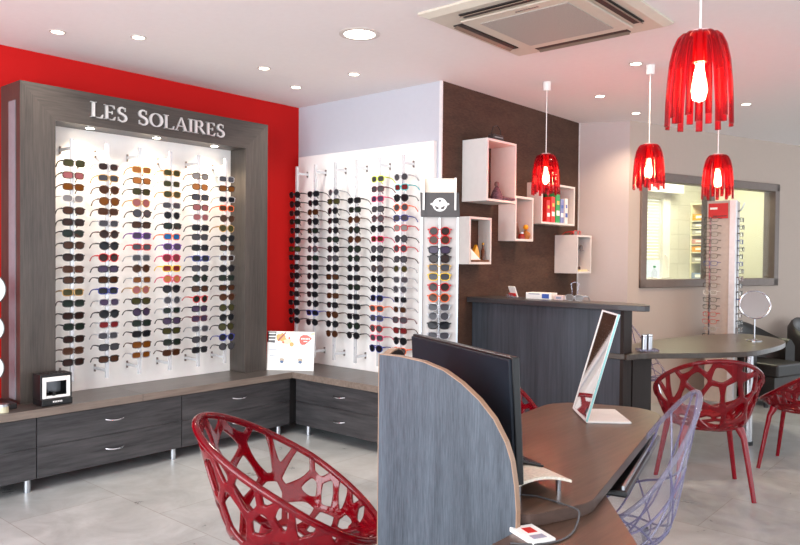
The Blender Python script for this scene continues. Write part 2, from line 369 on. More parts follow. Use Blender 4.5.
# ------------------------------------------------------------------ low bench: drawer cabinets, worktops
def handle(mb_name, parent, c, along):
    c = Vector(c); a = Vector(along); out = Vector((a.y, -a.x, 0))
    pts = []
    for k in range(9):
        t = -1 + k / 4
        pts.append(c + a * .062 * t + out * (.028 * (1 - t * t) ** .5 if abs(t) < 1 else 0) + Vector((0, 0, .006 * (t * t) - .004)))
    mb = MB().tube(pts, .006, 8); o = mb.build(mb_name, M['chrome'], parent, smooth=True, world=True); return o
def leg(parent, x, y):
    MB().cyl((x, y, 0), .021, .0, .085, 16).build('leg', M['alu'], parent, smooth=True, world=True)
def cabinet(label, x0, y0, x1, y1, face, handles=True, mat='cab_y', legs=()):
    t = thing('drawer_cabinet', label, 'cabinet', ((x0 + x1) / 2, (y0 + y1) / 2, 0), 0, 'low drawer cabinets')
    z0, z1, zm = .08, .455, .27
    if face == 'x':
        MB().box((x0, y0 + .002, z0), (x1 - .02, y1 - .002, z1)).build('carcass', M[mat], t, world=True)
        for a, b in ((z0, zm - .0015), (zm + .0015, z1 - .004)):
            d = MB().box((x1 - .02, y0 + .003, a), (x1, y1 - .003, b)).build('drawer', M[mat], t, world=True)
            if handles: h = handle('handle', d, (0, 0, 0), (0, 1, 0)); h.location = (x1 - t.location.x, (y0 + y1) / 2 - t.location.y, a + .097)
    else:
        MB().box((x0 + .002, y0 + .02, z0), (x1 - .002, y1, z1)).build('carcass', M[mat], t, world=True)
        for a, b in ((z0, zm - .0015), (zm + .0015, z1 - .004)):
            d = MB().box((x0 + .003, y0, a), (x1 - .003, y0 + .02, b)).build('drawer', M[mat], t, world=True)
            if handles: h = handle('handle', d, (0, 0, 0), (1, 0, 0)); h.location = ((x0 + x1) / 2 - t.location.x, y0 - t.location.y, a + .095)
    for lx, ly in legs: leg(t, lx, ly)
    return t
XF = -4.56
cabinet('charcoal two drawer bench cabinet nearest the left edge of the room', -5.07, .9, XF, 1.90, 'x', legs=[(-4.595, .95), (-4.6, 1.86), (-5.0, .95), (-5.0, 1.86)])
cabinet('charcoal two drawer bench cabinet below the small black and white machine', -5.07, 1.90, XF, 2.905, 'x', legs=[(-4.60, 2.86), (-5.0, 2.86)])
cabinet('charcoal two drawer bench cabinet reaching the inner corner, below the right post', -5.07, 2.905, XF, 3.91, 'x', legs=[(-4.60, 3.82), (-5.0, 3.82)])
cabinet('charcoal two drawer bench cabinet under the white wall panel', -4.535, 3.95, -3.52, 4.42, 'y', mat='cab_x', legs=[(-4.42, 3.99), (-3.6, 3.99), (-3.6, 4.38)])
tag(MB().box((-5.07, 3.912, .08), (-4.575, 4.42, .455)).build('corner_filler', C('corner_filler_black', (38, 36, 37)), None), 'plain dark corner filler box between the two runs of bench cabinets', 'filler')
def worktop(label, poly):
    t = thing('worktop', label, 'worktop', (poly[0][0], poly[0][1], .457))
    MB().prism(poly, .457, BZ).build('top_slab', M['top'], t, world=True)
    return t
wt = worktop('grey brown bench worktop, short left end piece carrying the white discs', [(-5.085, .9), (-4.552, .9), (-4.552, 2.598), (-5.085, 2.598)])
MB().box((-4.552, .9, .457), (-4.549, 2.597, BZ)).build('edge_band', M['top_edge'], wt, world=True)
wt = worktop('grey brown L shaped bench worktop wrapping the inner corner under the glasses panels', [(-5.085, 2.6), (-4.552, 2.6), (-4.552, 3.93), (-3.45, 3.93), (-3.45, 4.445), (-5.085, 4.445)])
mb = MB().box((-4.552, 2.6, .457), (-4.549, 3.927, BZ)); mb.box((-4.552, 3.927, .457), (-3.45, 3.93, BZ)); mb.build('edge_band', M['top_edge'], wt, world=True)

# ------------------------------------------------------------------ big framed display cabinet
FX = -4.785
fr = thing('display_cabinet', 'tall grey brown laminate framed display case lit inside for sunglasses', 'display cabinet', (-4.94, 2.88, BZ))
FY0, FY1, OY0, OY1, FT, OT = 1.895, 3.848, 2.115, 3.625, 2.535, 2.315
def fpart(name, a, b, mat, **k): return MB().box(a, b).build(name, mat, fr, world=True, **k)
def mitre(poly, name, mat):
    mb = MB().extrude([(FX, y, z) for y, z in poly], (-.30, 0, 0)); return mb.build(name, mat, fr, world=True)
mitre([(FY0, BZ), (OY0, BZ), (OY0, OT), (FY0, FT)], 'side_post', M['frame_v'])
mitre([(FY1, BZ), (OY1, BZ), (OY1, OT), (FY1, FT)], 'side_post', M['frame_v'])
mitre([(FY0, FT), (FY1, FT), (OY1, OT), (OY0, OT)], 'header', M['frame_h'])
fpart('back_panel', (-4.995, OY0, BZ), (-4.985, OY1, OT), M['white_gloss'])
fpart('light_strip', (-4.95, FY0 - .004, BZ + .02), (-4.85, FY0, 2.42), M['stripe_grey'])
for i, y in enumerate((2.38, 2.88, 3.38)):
    p = MB().cyl((-4.86, y, OT - .006), .034, 0, .006, 20).build('spotlight', M['chrome'], fr, world=True)
    MB().cyl((-4.86, y, OT - .008), .026, 0, .002, 20).build('spotlight_lens', M['spot'], p, world=False).location = (-fr.location.x, -fr.location.y, -fr.location.z)

# letters of the sign, serif capitals built from strokes (u right, v up, cap height 1)
def arc(cx, cy, rx, ry, a0, a1, n=22): return [(cx + rx * math.cos(R(a0 + (a1 - a0) * k / n)), cy + ry * math.sin(R(a0 + (a1 - a0) * k / n))) for k in range(n + 1)]
def rect(x0, y0, x1, y1): return [(x0, y0), (x1, y0), (x1, y1), (x0, y1)]
def ribbon(path, wfun):
    """variable width stroke -> list of quads"""
    q = []; n = len(path); Ls = []; Rs = []
    for i, (x, y) in enumerate(path):
        x0, y0 = path[max(0, i - 1)]; x1, y1 = path[min(n - 1, i + 1)]
        dx, dy = x1 - x0, y1 - y0; l = math.hypot(dx, dy) or 1; w = wfun(i / (n - 1)) / 2
        Ls.append((x - dy / l * w, y + dx / l * w)); Rs.append((x + dy / l * w, y - dx / l * w))
    for i in range(n - 1): q.append([Ls[i], Ls[i + 1], Rs[i + 1], Rs[i]])
    return q
TK, TN = .14, .055
def stem_(x): return [rect(x - TK / 2, 0, x + TK / 2, 1), rect(x - .15, 0, x + .15, .04), rect(x - .15, .96, x + .15, 1)]
def glyph(ch):
    if ch == 'L': return .68, stem_(.17) + [rect(.1, 0, .62, TN), [(.62, 0), (.66, .26), (.62, .26), (.52, TN)]]
    if ch == 'E': return .70, stem_(.17) + [rect(.1, 0, .6, TN), rect(.1, 1 - TN, .58, 1), rect(.2, .49, .46, .49 + TN), rect(.44, .4, .48, .62), [(.6, 0), (.64, .25), (.6, .25), (.5, TN)], [(.58, 1), (.6, .78), (.565, .78), (.48, 1 - TN)]]
    if ch == 'I': return .36, stem_(.18)
    if ch == 'O': return .86, ribbon(arc(.43, .5, .335, .455, 90, 450, 48), lambda t: .05 + .11 * abs(math.sin(t * 2 * PI)))
    if ch == 'A': return .84, [[(.40, 1), (.46, 1), (.80, 0), (.63, 0)], [(.40, 1), (.44, .92), (.13, 0), (.07, 0)], rect(.2, .32, .62, .32 + TN), rect(.0, 0, .24, .04), rect(.54, 0, .87, .04)]
    if ch == 'R': return .80, stem_(.17) + ribbon([(.2, .97), (.38, .97)] + arc(.38, .745, .17, .225, 90, -90, 16) + [(.2, .52)], lambda t: .06 + .08 * math.sin(PI * t)) + [[(.32, .52), (.45, .52), (.82, 0), (.64, 0)], rect(.64, 0, .86, .04)]
    if ch == 'S':
        p = arc(.31, .745, .185, .225, 30, 235, 20) + [(.31, .52)] + arc(.31, .255, .21, .235, 55, -150, 20)
        return .62, ribbon(p, lambda t: .05 + .10 * math.sin(PI * t)) + [rect(.46, .72, .50, .97), rect(.09, .03, .13, .30)]
CH = .100
seen = {}
y = 2.335
names = {'L': 'letter', }
total = {'L': 2, 'E': 2, 'S': 3}
whichword = ['word LES', 'word SOLAIRES']
pos = y
layout = []
for wi, (word, ys, ye) in enumerate((('LES', 2.338, 2.607), ('SOLAIRES', 2.680, 3.418))):
    ws = [glyph(c)[0] * (1.05 if i == 0 else 1) for i, c in enumerate(word)]
    k = (ye - ys) / sum(ws); yy = ys
    for i, c in enumerate(word):
        layout.append((c, yy, k * (1.05 if i == 0 else 1), wi, i)); yy += ws[i] * k
LET = {(0, 0): 'L starting', (0, 1): 'E inside', (0, 2): 'S ending', (1, 0): 'S starting', (1, 1): 'O inside', (1, 2): 'L inside', (1, 3): 'A inside', (1, 4): 'I inside', (1, 5): 'R inside', (1, 6): 'E inside', (1, 7): 'S ending'}
for c, yy, k, wi, i in layout:
    h = CH * (1.06 if i == 0 else 1.0); z0 = 2.372
    mb = MB(); 
    for q in glyph(c)[1]:
        mb.extrude([(FX + .001, yy + u * k, z0 + v * h) for u, v in q], (.014, 0, 0))
    o = mb.build('letter', M['letter'], None)
    tag(o, 'silver serif letter %s the %s on the display header' % (LET[(wi, i)], whichword[wi]), 'letter', 'silver sign letters')

# ------------------------------------------------------------------ glasses
def outline(kind, n=22):
    pts = []
    for k in range(n):
        a = 2 * PI * k / n; c, s = math.cos(a), math.sin(a)
        if kind == 'rect': e = .62; x = .0305 * math.copysign(abs(c) ** e, c); z = .0215 * math.copysign(abs(s) ** e, s)
        elif kind == 'round': x = .0285 * c; z = .0260 * s
        elif kind == 'aviator': x = .0305 * c * (1 + .0 * s); z = .0255 * math.copysign(abs(s) ** (.75 if s > 0 else 1), s) - (.003 if s < 0 else 0); x *= (1 - .12 * max(0, -s))
        elif kind == 'cat': x = .0305 * math.copysign(abs(c) ** .8, c) * (1 + .06 * s); z = .0230 * math.copysign(abs(s) ** .7, s)
        pts.append((x, z))
    return pts
def glasses_template(kind, thin=False):
    t = {}
    r = .0021 if thin else .0031
    dx = .0375
    fr_ = MB(); lens = {}
    for s in (-1, 1):
        o = outline(kind)
        def P(x, z, off=0): X = s * dx + (x if s > 0 else -x); return (X, abs(X) ** 2 * 1.9 + off, z)
        fr_.tube([P(x * 1.03, z * 1.03) for x, z in o], r, 6, closed=True)
        lm = MB(); n = len(o)
        fv = [P(x, z, -.0006) for x, z in o] + [P(x, z, .0012) for x, z in o]
        lm.add(fv, [tuple(range(n)), tuple(range(n, 2 * n))[::-1]] + [(i, (i + 1) % n, (i + 1) % n + n, i + n) for i in range(n)])
        lens[s] = lm
    fr_.tube([(-.0095, .0002, .008), (-.004, -.0015, .0105), (.004, -.0015, .0105), (.0095, .0002, .008)], r * 1.1, 6)
    for s in (-1, 1): fr_.tube([(s * .066, .0080, .010), (s * .0725, .0100, .012), (s * .074, .013, .012)], r * 1.3, 6)
    tm = {}
    for s in (-1, 1):
        w = r * (1.0 if thin else 1.15)
        tm[s] = MB().tube([(s * .074, .013, .012), (s * .074, .05, .011), (s * .072, .092, .006), (s * .071, .115, -.006), (s * .070, .135, -.026)], [w * 1.7, w * 1.3, w, w, w * 1.2], 6)
    return fr_, lens, tm
def glasses_proto(kind, thin, fm, lmat):
    root = thing('eyeglasses' if thin else 'sunglasses', 'x', 'glasses')
    f, l, t = glasses_template(kind, thin)
    fo = f.build('front_frame', fm, root, smooth=True)
    for s in (-1, 1): l[s].build('lens', lmat, root)
    for s in (-1, 1): t[s].build('temple', fm, root, smooth=True)
    return root
LENS = {'dark grey': (32, 32, 38), 'grey': (84, 82, 90), 'brown': (82, 46, 26), 'dark brown': (54, 30, 24), 'amber': (140, 78, 22), 'olive': (74, 72, 34),
        'dark green': (34, 46, 38), 'purple': (78, 62, 92), 'blue': (50, 60, 130), 'pink': (190, 110, 112), 'red': (140, 40, 44), 'orange': (206, 128, 66), 'pale grey': (168, 160, 158), 'bright blue': (40, 120, 190)}
FRM = {'black': (14, 13, 15), 'silver': (168, 168, 172), 'gold': (178, 140, 84), 'brown': (70, 40, 24), 'red': (190, 20, 24), 'blue': (40, 50, 130), 'yellow': (232, 190, 20), 'orange': (230, 96, 30), 'maroon': (90, 14, 30),
       'pink': (205, 50, 100), 'purple': (110, 60, 150), 'turquoise': (30, 170, 175), 'lime': (200, 220, 40), 'teal blue': (30, 80, 110), 'clear': (210, 205, 200)}
def lens_mat(n):
    k = 'lens_' + n.replace(' ', '_'); return C(k, tuple(int(x * .72) for x in LENS[n]), .14, noise=.03, spec=.16)
def frame_mat(n):
    k = 'eyewear_frame_' + n.replace(' ', '_'); return C(k, FRM[n], .3, .5 if n in ('silver', 'gold') else 0, noise=.03)
KINDS = ['rect', 'round', 'aviator', 'cat']
protos = {}
for k in KINDS:
    protos[k] = glasses_proto(k, False, frame_mat('black'), lens_mat('grey'))
protos['thin'] = glasses_proto('rect', True, frame_mat('black'), M['glass'])
used = set()
def place_glasses(kind, loc, rz, fname, lname, label, group, jig=True, tilt=0):
    src = protos[kind]
    if kind in used: g = dup(src, loc, rz, label, group)
    else: g = src; used.add(kind); g['label'] = label; g['group'] = group; g.location = loc
    g.rotation_euler = (tilt, 0, rz)
    fm = frame_mat(fname); lm = M['glass'] if lname is None else lens_mat(lname)
    for ch in g.children:
        m_ = lm if ch.name.startswith('lens') else fm
        for sl in ch.material_slots: sl.link = 'OBJECT'; sl.material = m_
    return g
Z = lambda k: 2.052 - .07735 * k
LY = [2.231, 2.474, 2.717, 2.960, 3.203, 3.446]
LC = [
 'olive/black pink/black amber/brown pale grey/clear brown/black dark brown/black dark green/black brown/black dark brown/black brown/brown brown/black olive/gold dark green/black dark brown/black dark green/black dark brown/black brown/brown dark brown/black',
 'dark brown/silver grey/gold brown/brown amber/brown brown/brown grey/silver dark brown/brown dark grey/black dark brown/red purple/black brown/black dark grey/blue purple/silver dark grey/black red/silver grey/silver grey/black brown/black',
 'orange/gold orange/black olive/black pink/gold grey/black brown/black purple/purple grey/red grey/silver brown/brown amber/silver pink/gold olive/black purple/black dark green/black dark grey/black amber/brown amber/silver',
 'olive/gold olive/silver olive/gold grey/silver dark grey/silver dark green/black bright blue/orange purple/purple red/pink red/yellow orange/pink dark grey/black grey/silver dark green/silver purple/black olive/black dark green/black brown/brown',
 'pale grey/brown orange/black grey/black pink/black pink/silver dark grey/black grey/black dark grey/black dark grey/blue grey/black dark green/black brown/black dark green/red purple/black purple/maroon grey/silver grey/black dark grey/black',
 'grey/silver amber/black dark grey/silver brown/orange brown/brown olive/gold dark grey/black brown/black dark brown/silver dark grey/black dark green/black brown/black brown/brown olive/black dark grey/black olive/black dark grey/blue grey/black']
def parse(s): 
    toks = s.split(' '); out = []; cur = []
    for t in toks:
        cur.append(t)
        if '/' in t:
            l, f = ' '.join(cur).split('/'); out.append((l, f)); cur = []
    return out
CN = ['leftmost column', 'second column from left', 'third column from left', 'fourth column from left', 'fifth column from left', 'rightmost column']
for ci, s in enumerate(LC):
    for k, (l, f) in enumerate(parse(s)):
        place_glasses(rnd.choice(['rect', 'rect', 'cat', 'aviator', 'rect', 'round'] if ci != 0 else ['rect', 'rect', 'cat']), (-4.776, LY[ci] + rnd.uniform(-.004, .004), Z(k) + rnd.uniform(-.004, .004)),
                      PI / 2 + R(rnd.uniform(-5, 4)), f, l, '%s framed sunglasses with %s lenses, %s down, %s, lit case' % (f, l, ORD[k], CN[ci]), 'sunglasses in the lit display case', tilt=R(rnd.uniform(-3, 5)))
RX = [-4.905, -4.668, -4.421, -4.172, -3.917, -3.670]
RC = [
 'dark grey/black dark grey/black dark grey/brown dark green/black dark grey/black dark grey/black olive/black dark grey/black dark grey/black dark grey/black dark grey/black dark grey/black dark grey/black dark grey/black dark grey/black',
 'dark grey/black dark grey/black brown/brown dark grey/black dark green/black dark grey/black grey/maroon dark green/black dark grey/black dark grey/black dark grey/black dark grey/black dark grey/black dark grey/blue dark grey/black',
 'grey/silver olive/black dark grey/black dark grey/black dark grey/black dark green/black dark grey/black grey/black dark grey/black brown/black dark grey/black brown/brown dark grey/black brown/brown dark grey/black brown/brown',
 'dark grey/black dark green/black brown/brown dark green/black brown/brown dark green/black dark green/black dark grey/black dark grey/black dark green/black dark grey/black dark grey/black dark grey/black dark green/black dark grey/black',
 'grey/lime grey/maroon purple/pink grey/black grey/maroon dark grey/black brown/pink grey/black dark grey/black grey/brown dark grey/black dark grey/black dark grey/blue grey/orange grey/blue grey/red grey/pink dark grey/blue',
 'grey/silver red/turquoise dark grey/black grey/orange grey/blue pale grey/red grey/black grey/red grey/black olive/silver grey/silver grey/silver dark grey/silver brown/silver grey/maroon red/brown dark grey/black grey/orange']
RSTART = [1, 1, 1, 2, 0, 0]
for ci, s in enumerate(RC):
    for j, (l, f) in enumerate(parse(s)):
        k = j + RSTART[ci]
        place_glasses(rnd.choice(['rect', 'cat', 'aviator', 'round']), (RX[ci] + rnd.uniform(-.004, .004), 4.242, 2.070 - .0788 * k + rnd.uniform(-.003, .003)), R(rnd.uniform(-6, 5)), f, l,
                      '%s framed sunglasses with %s lenses, %s down, %s, white panel' % (f, l, ORD[j], CN[ci]), 'sunglasses on the white wall panel', tilt=R(rnd.uniform(-3, 5)))
# display rods
def rod_thing(label, group, loc, rz, z0, z1, dep=.13):
    t = thing('display_rod', label, 'display rod', loc, rz, group)     # local: front toward -y, wall at +.13
    MB().box((-.011, -.006, z0), (.011, .010, z1)).build('upright', M['rod'], t)
    cl = MB(); z = z0 + .13
    while z < z1 - .1:
        cl.box((-.004, -.012, z - .012), (.004, -.006, z + .004)); z += .0774
    cl.build('clips', M['clear_pl'], t)
    for z in (z0 + .05, z1 - .06):
        b = MB().box((-.006, .008, z - .010), (.006, dep - .003, z + .010)).build('bracket', M['rod'], t)
        MB().box((-.005, dep - .012, z - .026), (.005, dep, z + .026)).build('wall_plate', C('grey_metal_plate', (120, 108, 104), .4, .5), b)
    return t
r0 = None
for i, yy in enumerate(LY):
    lab = 'pale metal rod holding sunglasses, %s of lit case' % CN[i]
    if r0 is None: r0 = rod_thing(lab, 'rods in the lit display case', (-4.805, yy, 0), PI / 2, .603, 2.215, .18)
    else: dup(r0, (-4.805, yy, 0), PI / 2, lab, 'rods in the lit display case')
r1 = None
for i, xx in enumerate(RX):
    if r1 is None: r1 = rod_thing('pale metal rod holding sunglasses, leftmost column of white wall panel', 'rods on the white wall panel', (xx, 4.27, 0), 0, .583, 2.243, .13)
    else: dup(r1, (xx, 4.27, 0), 0, 'pale metal rod holding sunglasses, %s of white wall panel' % CN[i], 'rods on the white wall panel')
wp = MB().box((-5.034, 4.40, BZ), (-3.478, 4.448, 2.35)).build('display_board', M['white_gloss'], None, bevel=.003)
tag(wp, 'glossy white board on the wall behind six columns of sunglasses', 'board')

# ------------------------------------------------------------------ spinner stand of round sunglasses with sign
sp_rz = math.atan2(-.8, .6) + PI / 2      # local -y faces (.6,-.8)
st = thing('display_stand', 'narrow white floor stand with black emblem card on top and one sunglasses column', 'display stand', (-2.92, 3.768, 0), sp_rz)
MB().cyl((0, 0, 0), .19, 0, .02, 32).build('base', M['white'], st, smooth=True)
MB().box((-.118, .0, .02), (.118, .03, 1.72)).build('panel', C('satin_grey_panel', (196, 190, 186), .4, noise=.01), st)  # white panel, its shade put into the greyer colour
MB().box((-.124, -.02, .02), (-.112, .03, 1.72)).build('side_rail', M['alu'], st)
MB().box((.112, -.02, .02), (.124, .03, 1.72)).build('side_rail', M['alu'], st)
MB().box((-.005, -.034, .25), (.005, -.022, 1.71)).build('centre_rail', M['chrome'], st)
MB().box((-.115, -.02, 1.872), (.108, .025, 1.966)).build('light_box', C('cream_light_box', (222, 208, 190), .4, noise=.01), st)
MB().box((.005, -.023, 1.89), (.085, -.02, 1.95)).build('light_window', glow('sign_light', (1, .93, .8, 1), 2.5), st)
for x in (-.105, .1): MB().box((x - .006, -.045, 1.76), (x + .006, -.03, 1.968)).build('sign_clip', M['white'], st)
card = MB().extrude([(-.123, -.028, 1.715), (.130, -.028, 1.715), (.122, -.028, 1.874), (-.128, -.028, 1.874)], (0, .006, 0)).build('emblem_card', C('black_card', (66, 62, 62), .5), st)
# emblem: white oval mask with dark triangles
def disc(mb, cx, cz, rx, rz_, y, d, n=28): mb.extrude([(cx + rx * math.cos(2 * PI * k / n), y, cz + rz_ * math.sin(2 * PI * k / n)) for k in range(n)], (0, d, 0))
mb = MB(); disc(mb, 0, 1.795, .047, .044, -.0305, .0025); disc(mb, 0, 1.799, .062, .013, -.030, .002); mb.build('emblem', M['white'], card)
mb = MB()
for tri in ([(-.011, 1.826), (.011, 1.826), (0, 1.808)], [(-.034, 1.790), (-.006, 1.776), (-.010, 1.764), (-.026, 1.768)], [(.034, 1.790), (.006, 1.776), (.010, 1.764), (.026, 1.768)]):
    mb.extrude([(x, -.0318, z) for x, z in tri], (0, .001, 0))
mb.build('emblem_mark', C('black_card', (66, 62, 62)), card)
SZs = [1.623, 1.567, 1.502, 1.446, 1.386, 1.328, 1.261, 1.192, 1.13, 1.072, 1.012, .945, .88, .82]
SC = 'dark brown/red brown/red purple/black dark brown/black grey/gold grey/yellow dark brown/red brown/orange grey/silver grey/silver dark grey/black grey/silver grey/black brown/brown'
for k, (l, f) in enumerate(parse(SC)):
    v = Matrix.Rotation(sp_rz, 3, 'Z') @ Vector((0, -.037, 0))
    place_glasses('round' if k in (0, 1, 3, 6, 7, 9) else 'cat', (-2.92 + v.x, 3.768 + v.y, SZs[k]), sp_rz + R(-3), f, l, '%s framed sunglasses with %s lenses, %s down on emblem card stand' % (f, l, ORD[k]), 'sunglasses on the emblem stand')

# ------------------------------------------------------------------ eyeglasses tower by the interior window
tw = thing('display_tower', 'tall square eyeglasses tower with red header standing before the interior window', 'display tower', (-2.33, 7.63, 0))
MB().box((-.16, -.16, 0), (.16, .16, .05)).build('plinth', M['alu'], tw)
MB().box((-.12, -.12, .05), (.12, .12, 2.04)).build('column', C('beige_tower_panel', (176, 164, 156), .4), tw)
MB().box((.105, -.155, .05), (.16, -.10, 2.04)).build('corner_post', C('pale_corner_post', (206, 204, 208), .3, .2), tw)
hd = MB().box((-.105, -.128, 1.865), (.08, -.12, 2.015)).build('header_sign', C('red_sign', (190, 24, 22), .4), tw)
MB().box((-.09, -.131, 1.955), (-.02, -.128, 1.975)).build('sign_mark', M['paper'], hd)
MB().box((-.06, -.131, 1.885), (.07, -.128, 1.893)).build('sign_mark', C('dark_card', (40, 26, 26)), hd)
mb = MB().tube([(.12, 0, 1.93), (.17, -.01, 1.95), (.20, -.01, 2.02)], .008, 8); mb.build('hook', M['alu'], tw, smooth=True)
MB().box((-.085, -.145, .55), (-.075, -.12, 1.88)).build('rail', M['chrome'], tw)
MB().box((.12, -.005, .55), (.145, .005, 1.88)).build('rail', M['chrome'], tw)
tc = ['black', 'black', 'brown', 'black', 'black', 'brown', 'blue', 'black', 'maroon', 'brown', 'clear', 'black', 'black', 'red', 'red', 'silver', 'black']
for k in range(17):
    z = 1.854 - .0719 * k
    place_glasses('thin', (-2.395, 7.453, z), R(-8 + rnd.uniform(-4, 4)), tc[k], None, 'thin %s eyeglasses with clear lenses, %s down on left face of tower' % (tc[k], ORD[k]), 'eyeglasses on the tower')
for k in range(17):
    c_ = rnd.choice(['black', 'black', 'silver', 'maroon', 'brown', 'blue', 'black']) 
    place_glasses('thin', (-2.33 + .148 + .035, 7.63, 1.852 - .0722 * k), PI / 2 + R(rnd.uniform(-5, 5)), c_, None, 'thin %s eyeglasses with clear lenses, %s down on right face of tower' % (c_, ORD[k]), 'eyeglasses on the tower')

# ------------------------------------------------------------------ wall boxes and their contents
def wall_box(label, y0, y1, z0, z1, x1, th=.018):
    t = thing('display_box', label, 'display box', (-3.44, (y0 + y1) / 2, z0), 0, 'open white boxes on the brown wall')
    mb = MB(); x0 = -3.438
    MB().box((x0, y0, z0), (x1, y0 + th, z1)).build('side_board', M['box_white'], t, world=True)
    MB().box((x0, y1 - th, z0), (x1, y1, z1)).build('side_board', M['box_white'], t, world=True)
    MB().box((x0, y0 + th, z0), (x1, y1 - th, z0 + th)).build('bottom_board', M['box_white'], t, world=True)
    MB().box((x0, y0 + th, z1 - th), (x1, y1 - th, z1)).build('top_board', M['box_white'], t, world=True)
    return t
wall_box('largest white display box, uppermost on the brown wall', 4.722, 5.144, 1.90, 2.387, -3.20)
wall_box('small white display box with perfume bottle touching the largest box', 5.25, 5.543, 1.60, 1.978, -3.27)
wall_box('white display box at lower left beside the spinner stand sign', 4.664, 4.972, 1.403, 1.778, -3.32)
wall_box('wide white display box full of upright books behind the left pendant', 5.71, 6.335, 1.765, 2.134, -3.288)
wall_box('white display box nearest the wall corner with glasses inside', 6.23, 6.522, 1.317, 1.678, -3.204)

# handbag on the top box
t = thing('handbag', 'small dark handbag with thin arched handle on the largest white box', 'handbag', (-3.245, 4.90, 2.387), R(84))
mb = MB(); mb.extrude([(-.075, -.03, 0), (.075, -.03, 0), (.065, -.03, .045), (-.06, -.03, .05)], (0, .06, 0)); mb.build('bag_body', C('dark_patterned_leather', (60, 52, 50), .35, noise=.5, nscale=60), t, bevel=.008)
mb = MB().tube([(-.055, 0, .045), (-.03, 0, .11), (.02, 0, .125), (.06, 0, .09), (.065, 0, .04)], .003, 6); mb.build('bag_handle', M['black_pl'], t, smooth=True)
mb = MB().box((-.05, -.034, .02), (.05, -.03, .028)); mb.build('clasp', M['chrome'], t)
# scarf and trinkets in box 1
t = thing('fabric_doll', 'dark purple fabric figure sitting in the largest white box', 'figurine', (-3.26, 4.95, 1.918))
mb = MB()
prof = [(.0, 0), (.045, .0), (.05, .03), (.036, .07), (.02, .10), (.012, .115)]
mb.lathe(prof, 14); mb.build('body', C('purple_plaid_fabric', (92, 70, 84), .8, noise=.6, nscale=70, bump=.6), t, smooth=True)
MB().lathe([(.0, .105), (.018, .115), (.022, .13), (.015, .148), (.0, .153)], 12).build('head', C('dusky_fabric', (110, 84, 82)), t, smooth=True)
mb = MB().tube([(.02, .04, .02), (.05, .12, .012), (.06, .17, .016)], [.02, .016, .01], 8); mb.build('leg', M['purple_plaid_fabric'], t, smooth=True)
t = thing('bead_necklace', 'string of dark beads hanging inside the largest white box', 'necklace', (-3.41, 4.79, 2.05))
mb = MB()
for k in range(14): 
    zz = 2.04 + k * .018; mb.lathe([(.0001, -.009), (.008, -.004), (.008, .004), (.0001, .009)], 8, (-3.415, 4.775 + .01 * math.sin(k), zz))
mb.build('beads', C('brown_beads', (60, 40, 36), .3), t, world=True)
t = thing('fabric_scarf', 'crumpled dark patterned scarf lying flat in the largest white box', 'scarf', (-3.27, 5.03, 1.918))
mb = MB(); nx, ny = 10, 16
vs = []; 
for i in range(nx):
    for j in range(ny):
        u, v = i / (nx - 1), j / (ny - 1); hh = .006 + .02 * abs(math.sin(5 * u + 7 * v)) * math.sin(PI * u) * math.sin(PI * v) 
        vs.append((-.05 + .10 * u, -.07 + .16 * v, hh))
vs2 = [(x, y_, 0.0) for x, y_, z_ in vs]
fs = [(i * ny + j, (i + 1) * ny + j, (i + 1) * ny + j + 1, i * ny + j + 1) for i in range(nx - 1) for j in range(ny - 1)]
n_ = len(vs)
mb.add(vs + vs2, fs + [tuple(x + n_ for x in f[::-1]) for f in fs]); mb.build('cloth', M['purple_plaid_fabric'], t, smooth=True)
# box 2: card and perfume
t = thing('picture_card', 'dark photo card leaning at the back of the small perfume box', 'card', (-3.36, 5.40, 1.618))
MB().obox((-3.36, 5.40, 1.688), (0, 1, 0), (.97, 0, .2), (-.2, 0, .97), .055, .003, .07).build('card_sheet', C('dusky_print', (96, 70, 64), .5, noise=.7, nscale=28), t, world=True)
t = thing('perfume_bottle', 'round amber bottle with orange ball stopper in the small wall box', 'bottle', (-3.31, 5.485, 1.618))
MB().lathe([(.0001, 0), (.03, 0), (.042, .03), (.036, .055), (.012, .075), (.012, .085)], 20).build('bottle_body', see_through('amber_glass', (.9, .6, .3, 1), (.5, .22, .06, 1), .5), t, smooth=True)
MB().lathe([(.0001, .083), (.018, .088), (.024, .104), (.016, .122), (.0001, .127)], 16).build('stopper', M['yellow'], t, smooth=True)
t = thing('small_jar', 'small red jar in front of the dark photo card', 'jar', (-3.30, 5.40, 1.618))
MB().lathe([(.0001, 0), (.028, 0), (.03, .03), (.02, .045), (.0001, .045)], 16).build('jar_body', C('dark_red_glass', (130, 28, 24), .15), t, smooth=True)
MB().cyl((0, 0, 0), .018, .045, .06, 12).build('lid', M['alu'], t)
# box 3: wedge card, amber object
t = thing('folded_card', 'white triangular folded card in the lower left wall box', 'card', (-3.36, 4.76, 1.421))
MB().extrude([(-3.335, 4.70, 1.421), (-3.335, 4.86, 1.421), (-3.335, 4.70, 1.525)], (.006, 0, 0)).build('front_leaf', M['paper'], t, world=True)
t = thing('yellow_figure', 'pointed yellow ornament beside the white triangular card', 'ornament', (-3.38, 4.83, 1.421))
MB().extrude([(-3.39, 4.78, 1.421), (-3.39, 4.87, 1.421), (-3.39, 4.86, 1.50), (-3.39, 4.83, 1.56), (-3.39, 4.79, 1.50)], (.03, 0, 0)).build('ornament_body', C('amber_yellow', (224, 160, 24), .3), t, world=True, bevel=.004)
t = thing('brown_bottle', 'slim brown bottle at the right inside the lower left wall box', 'bottle', (-3.36, 4.91, 1.421))
MB().lathe([(.0001, 0), (.016, 0), (.016, .09), (.008, .11), (.008, .14), (.0001, .14)], 14).build('bottle_body', C('brown_glass', (84, 46, 22), .12), t, smooth=True)
MB().cyl((0, 0, 0), .010, .14, .155, 12).build('cap', C('gold_cap', (190, 140, 60), .3, .8), t)
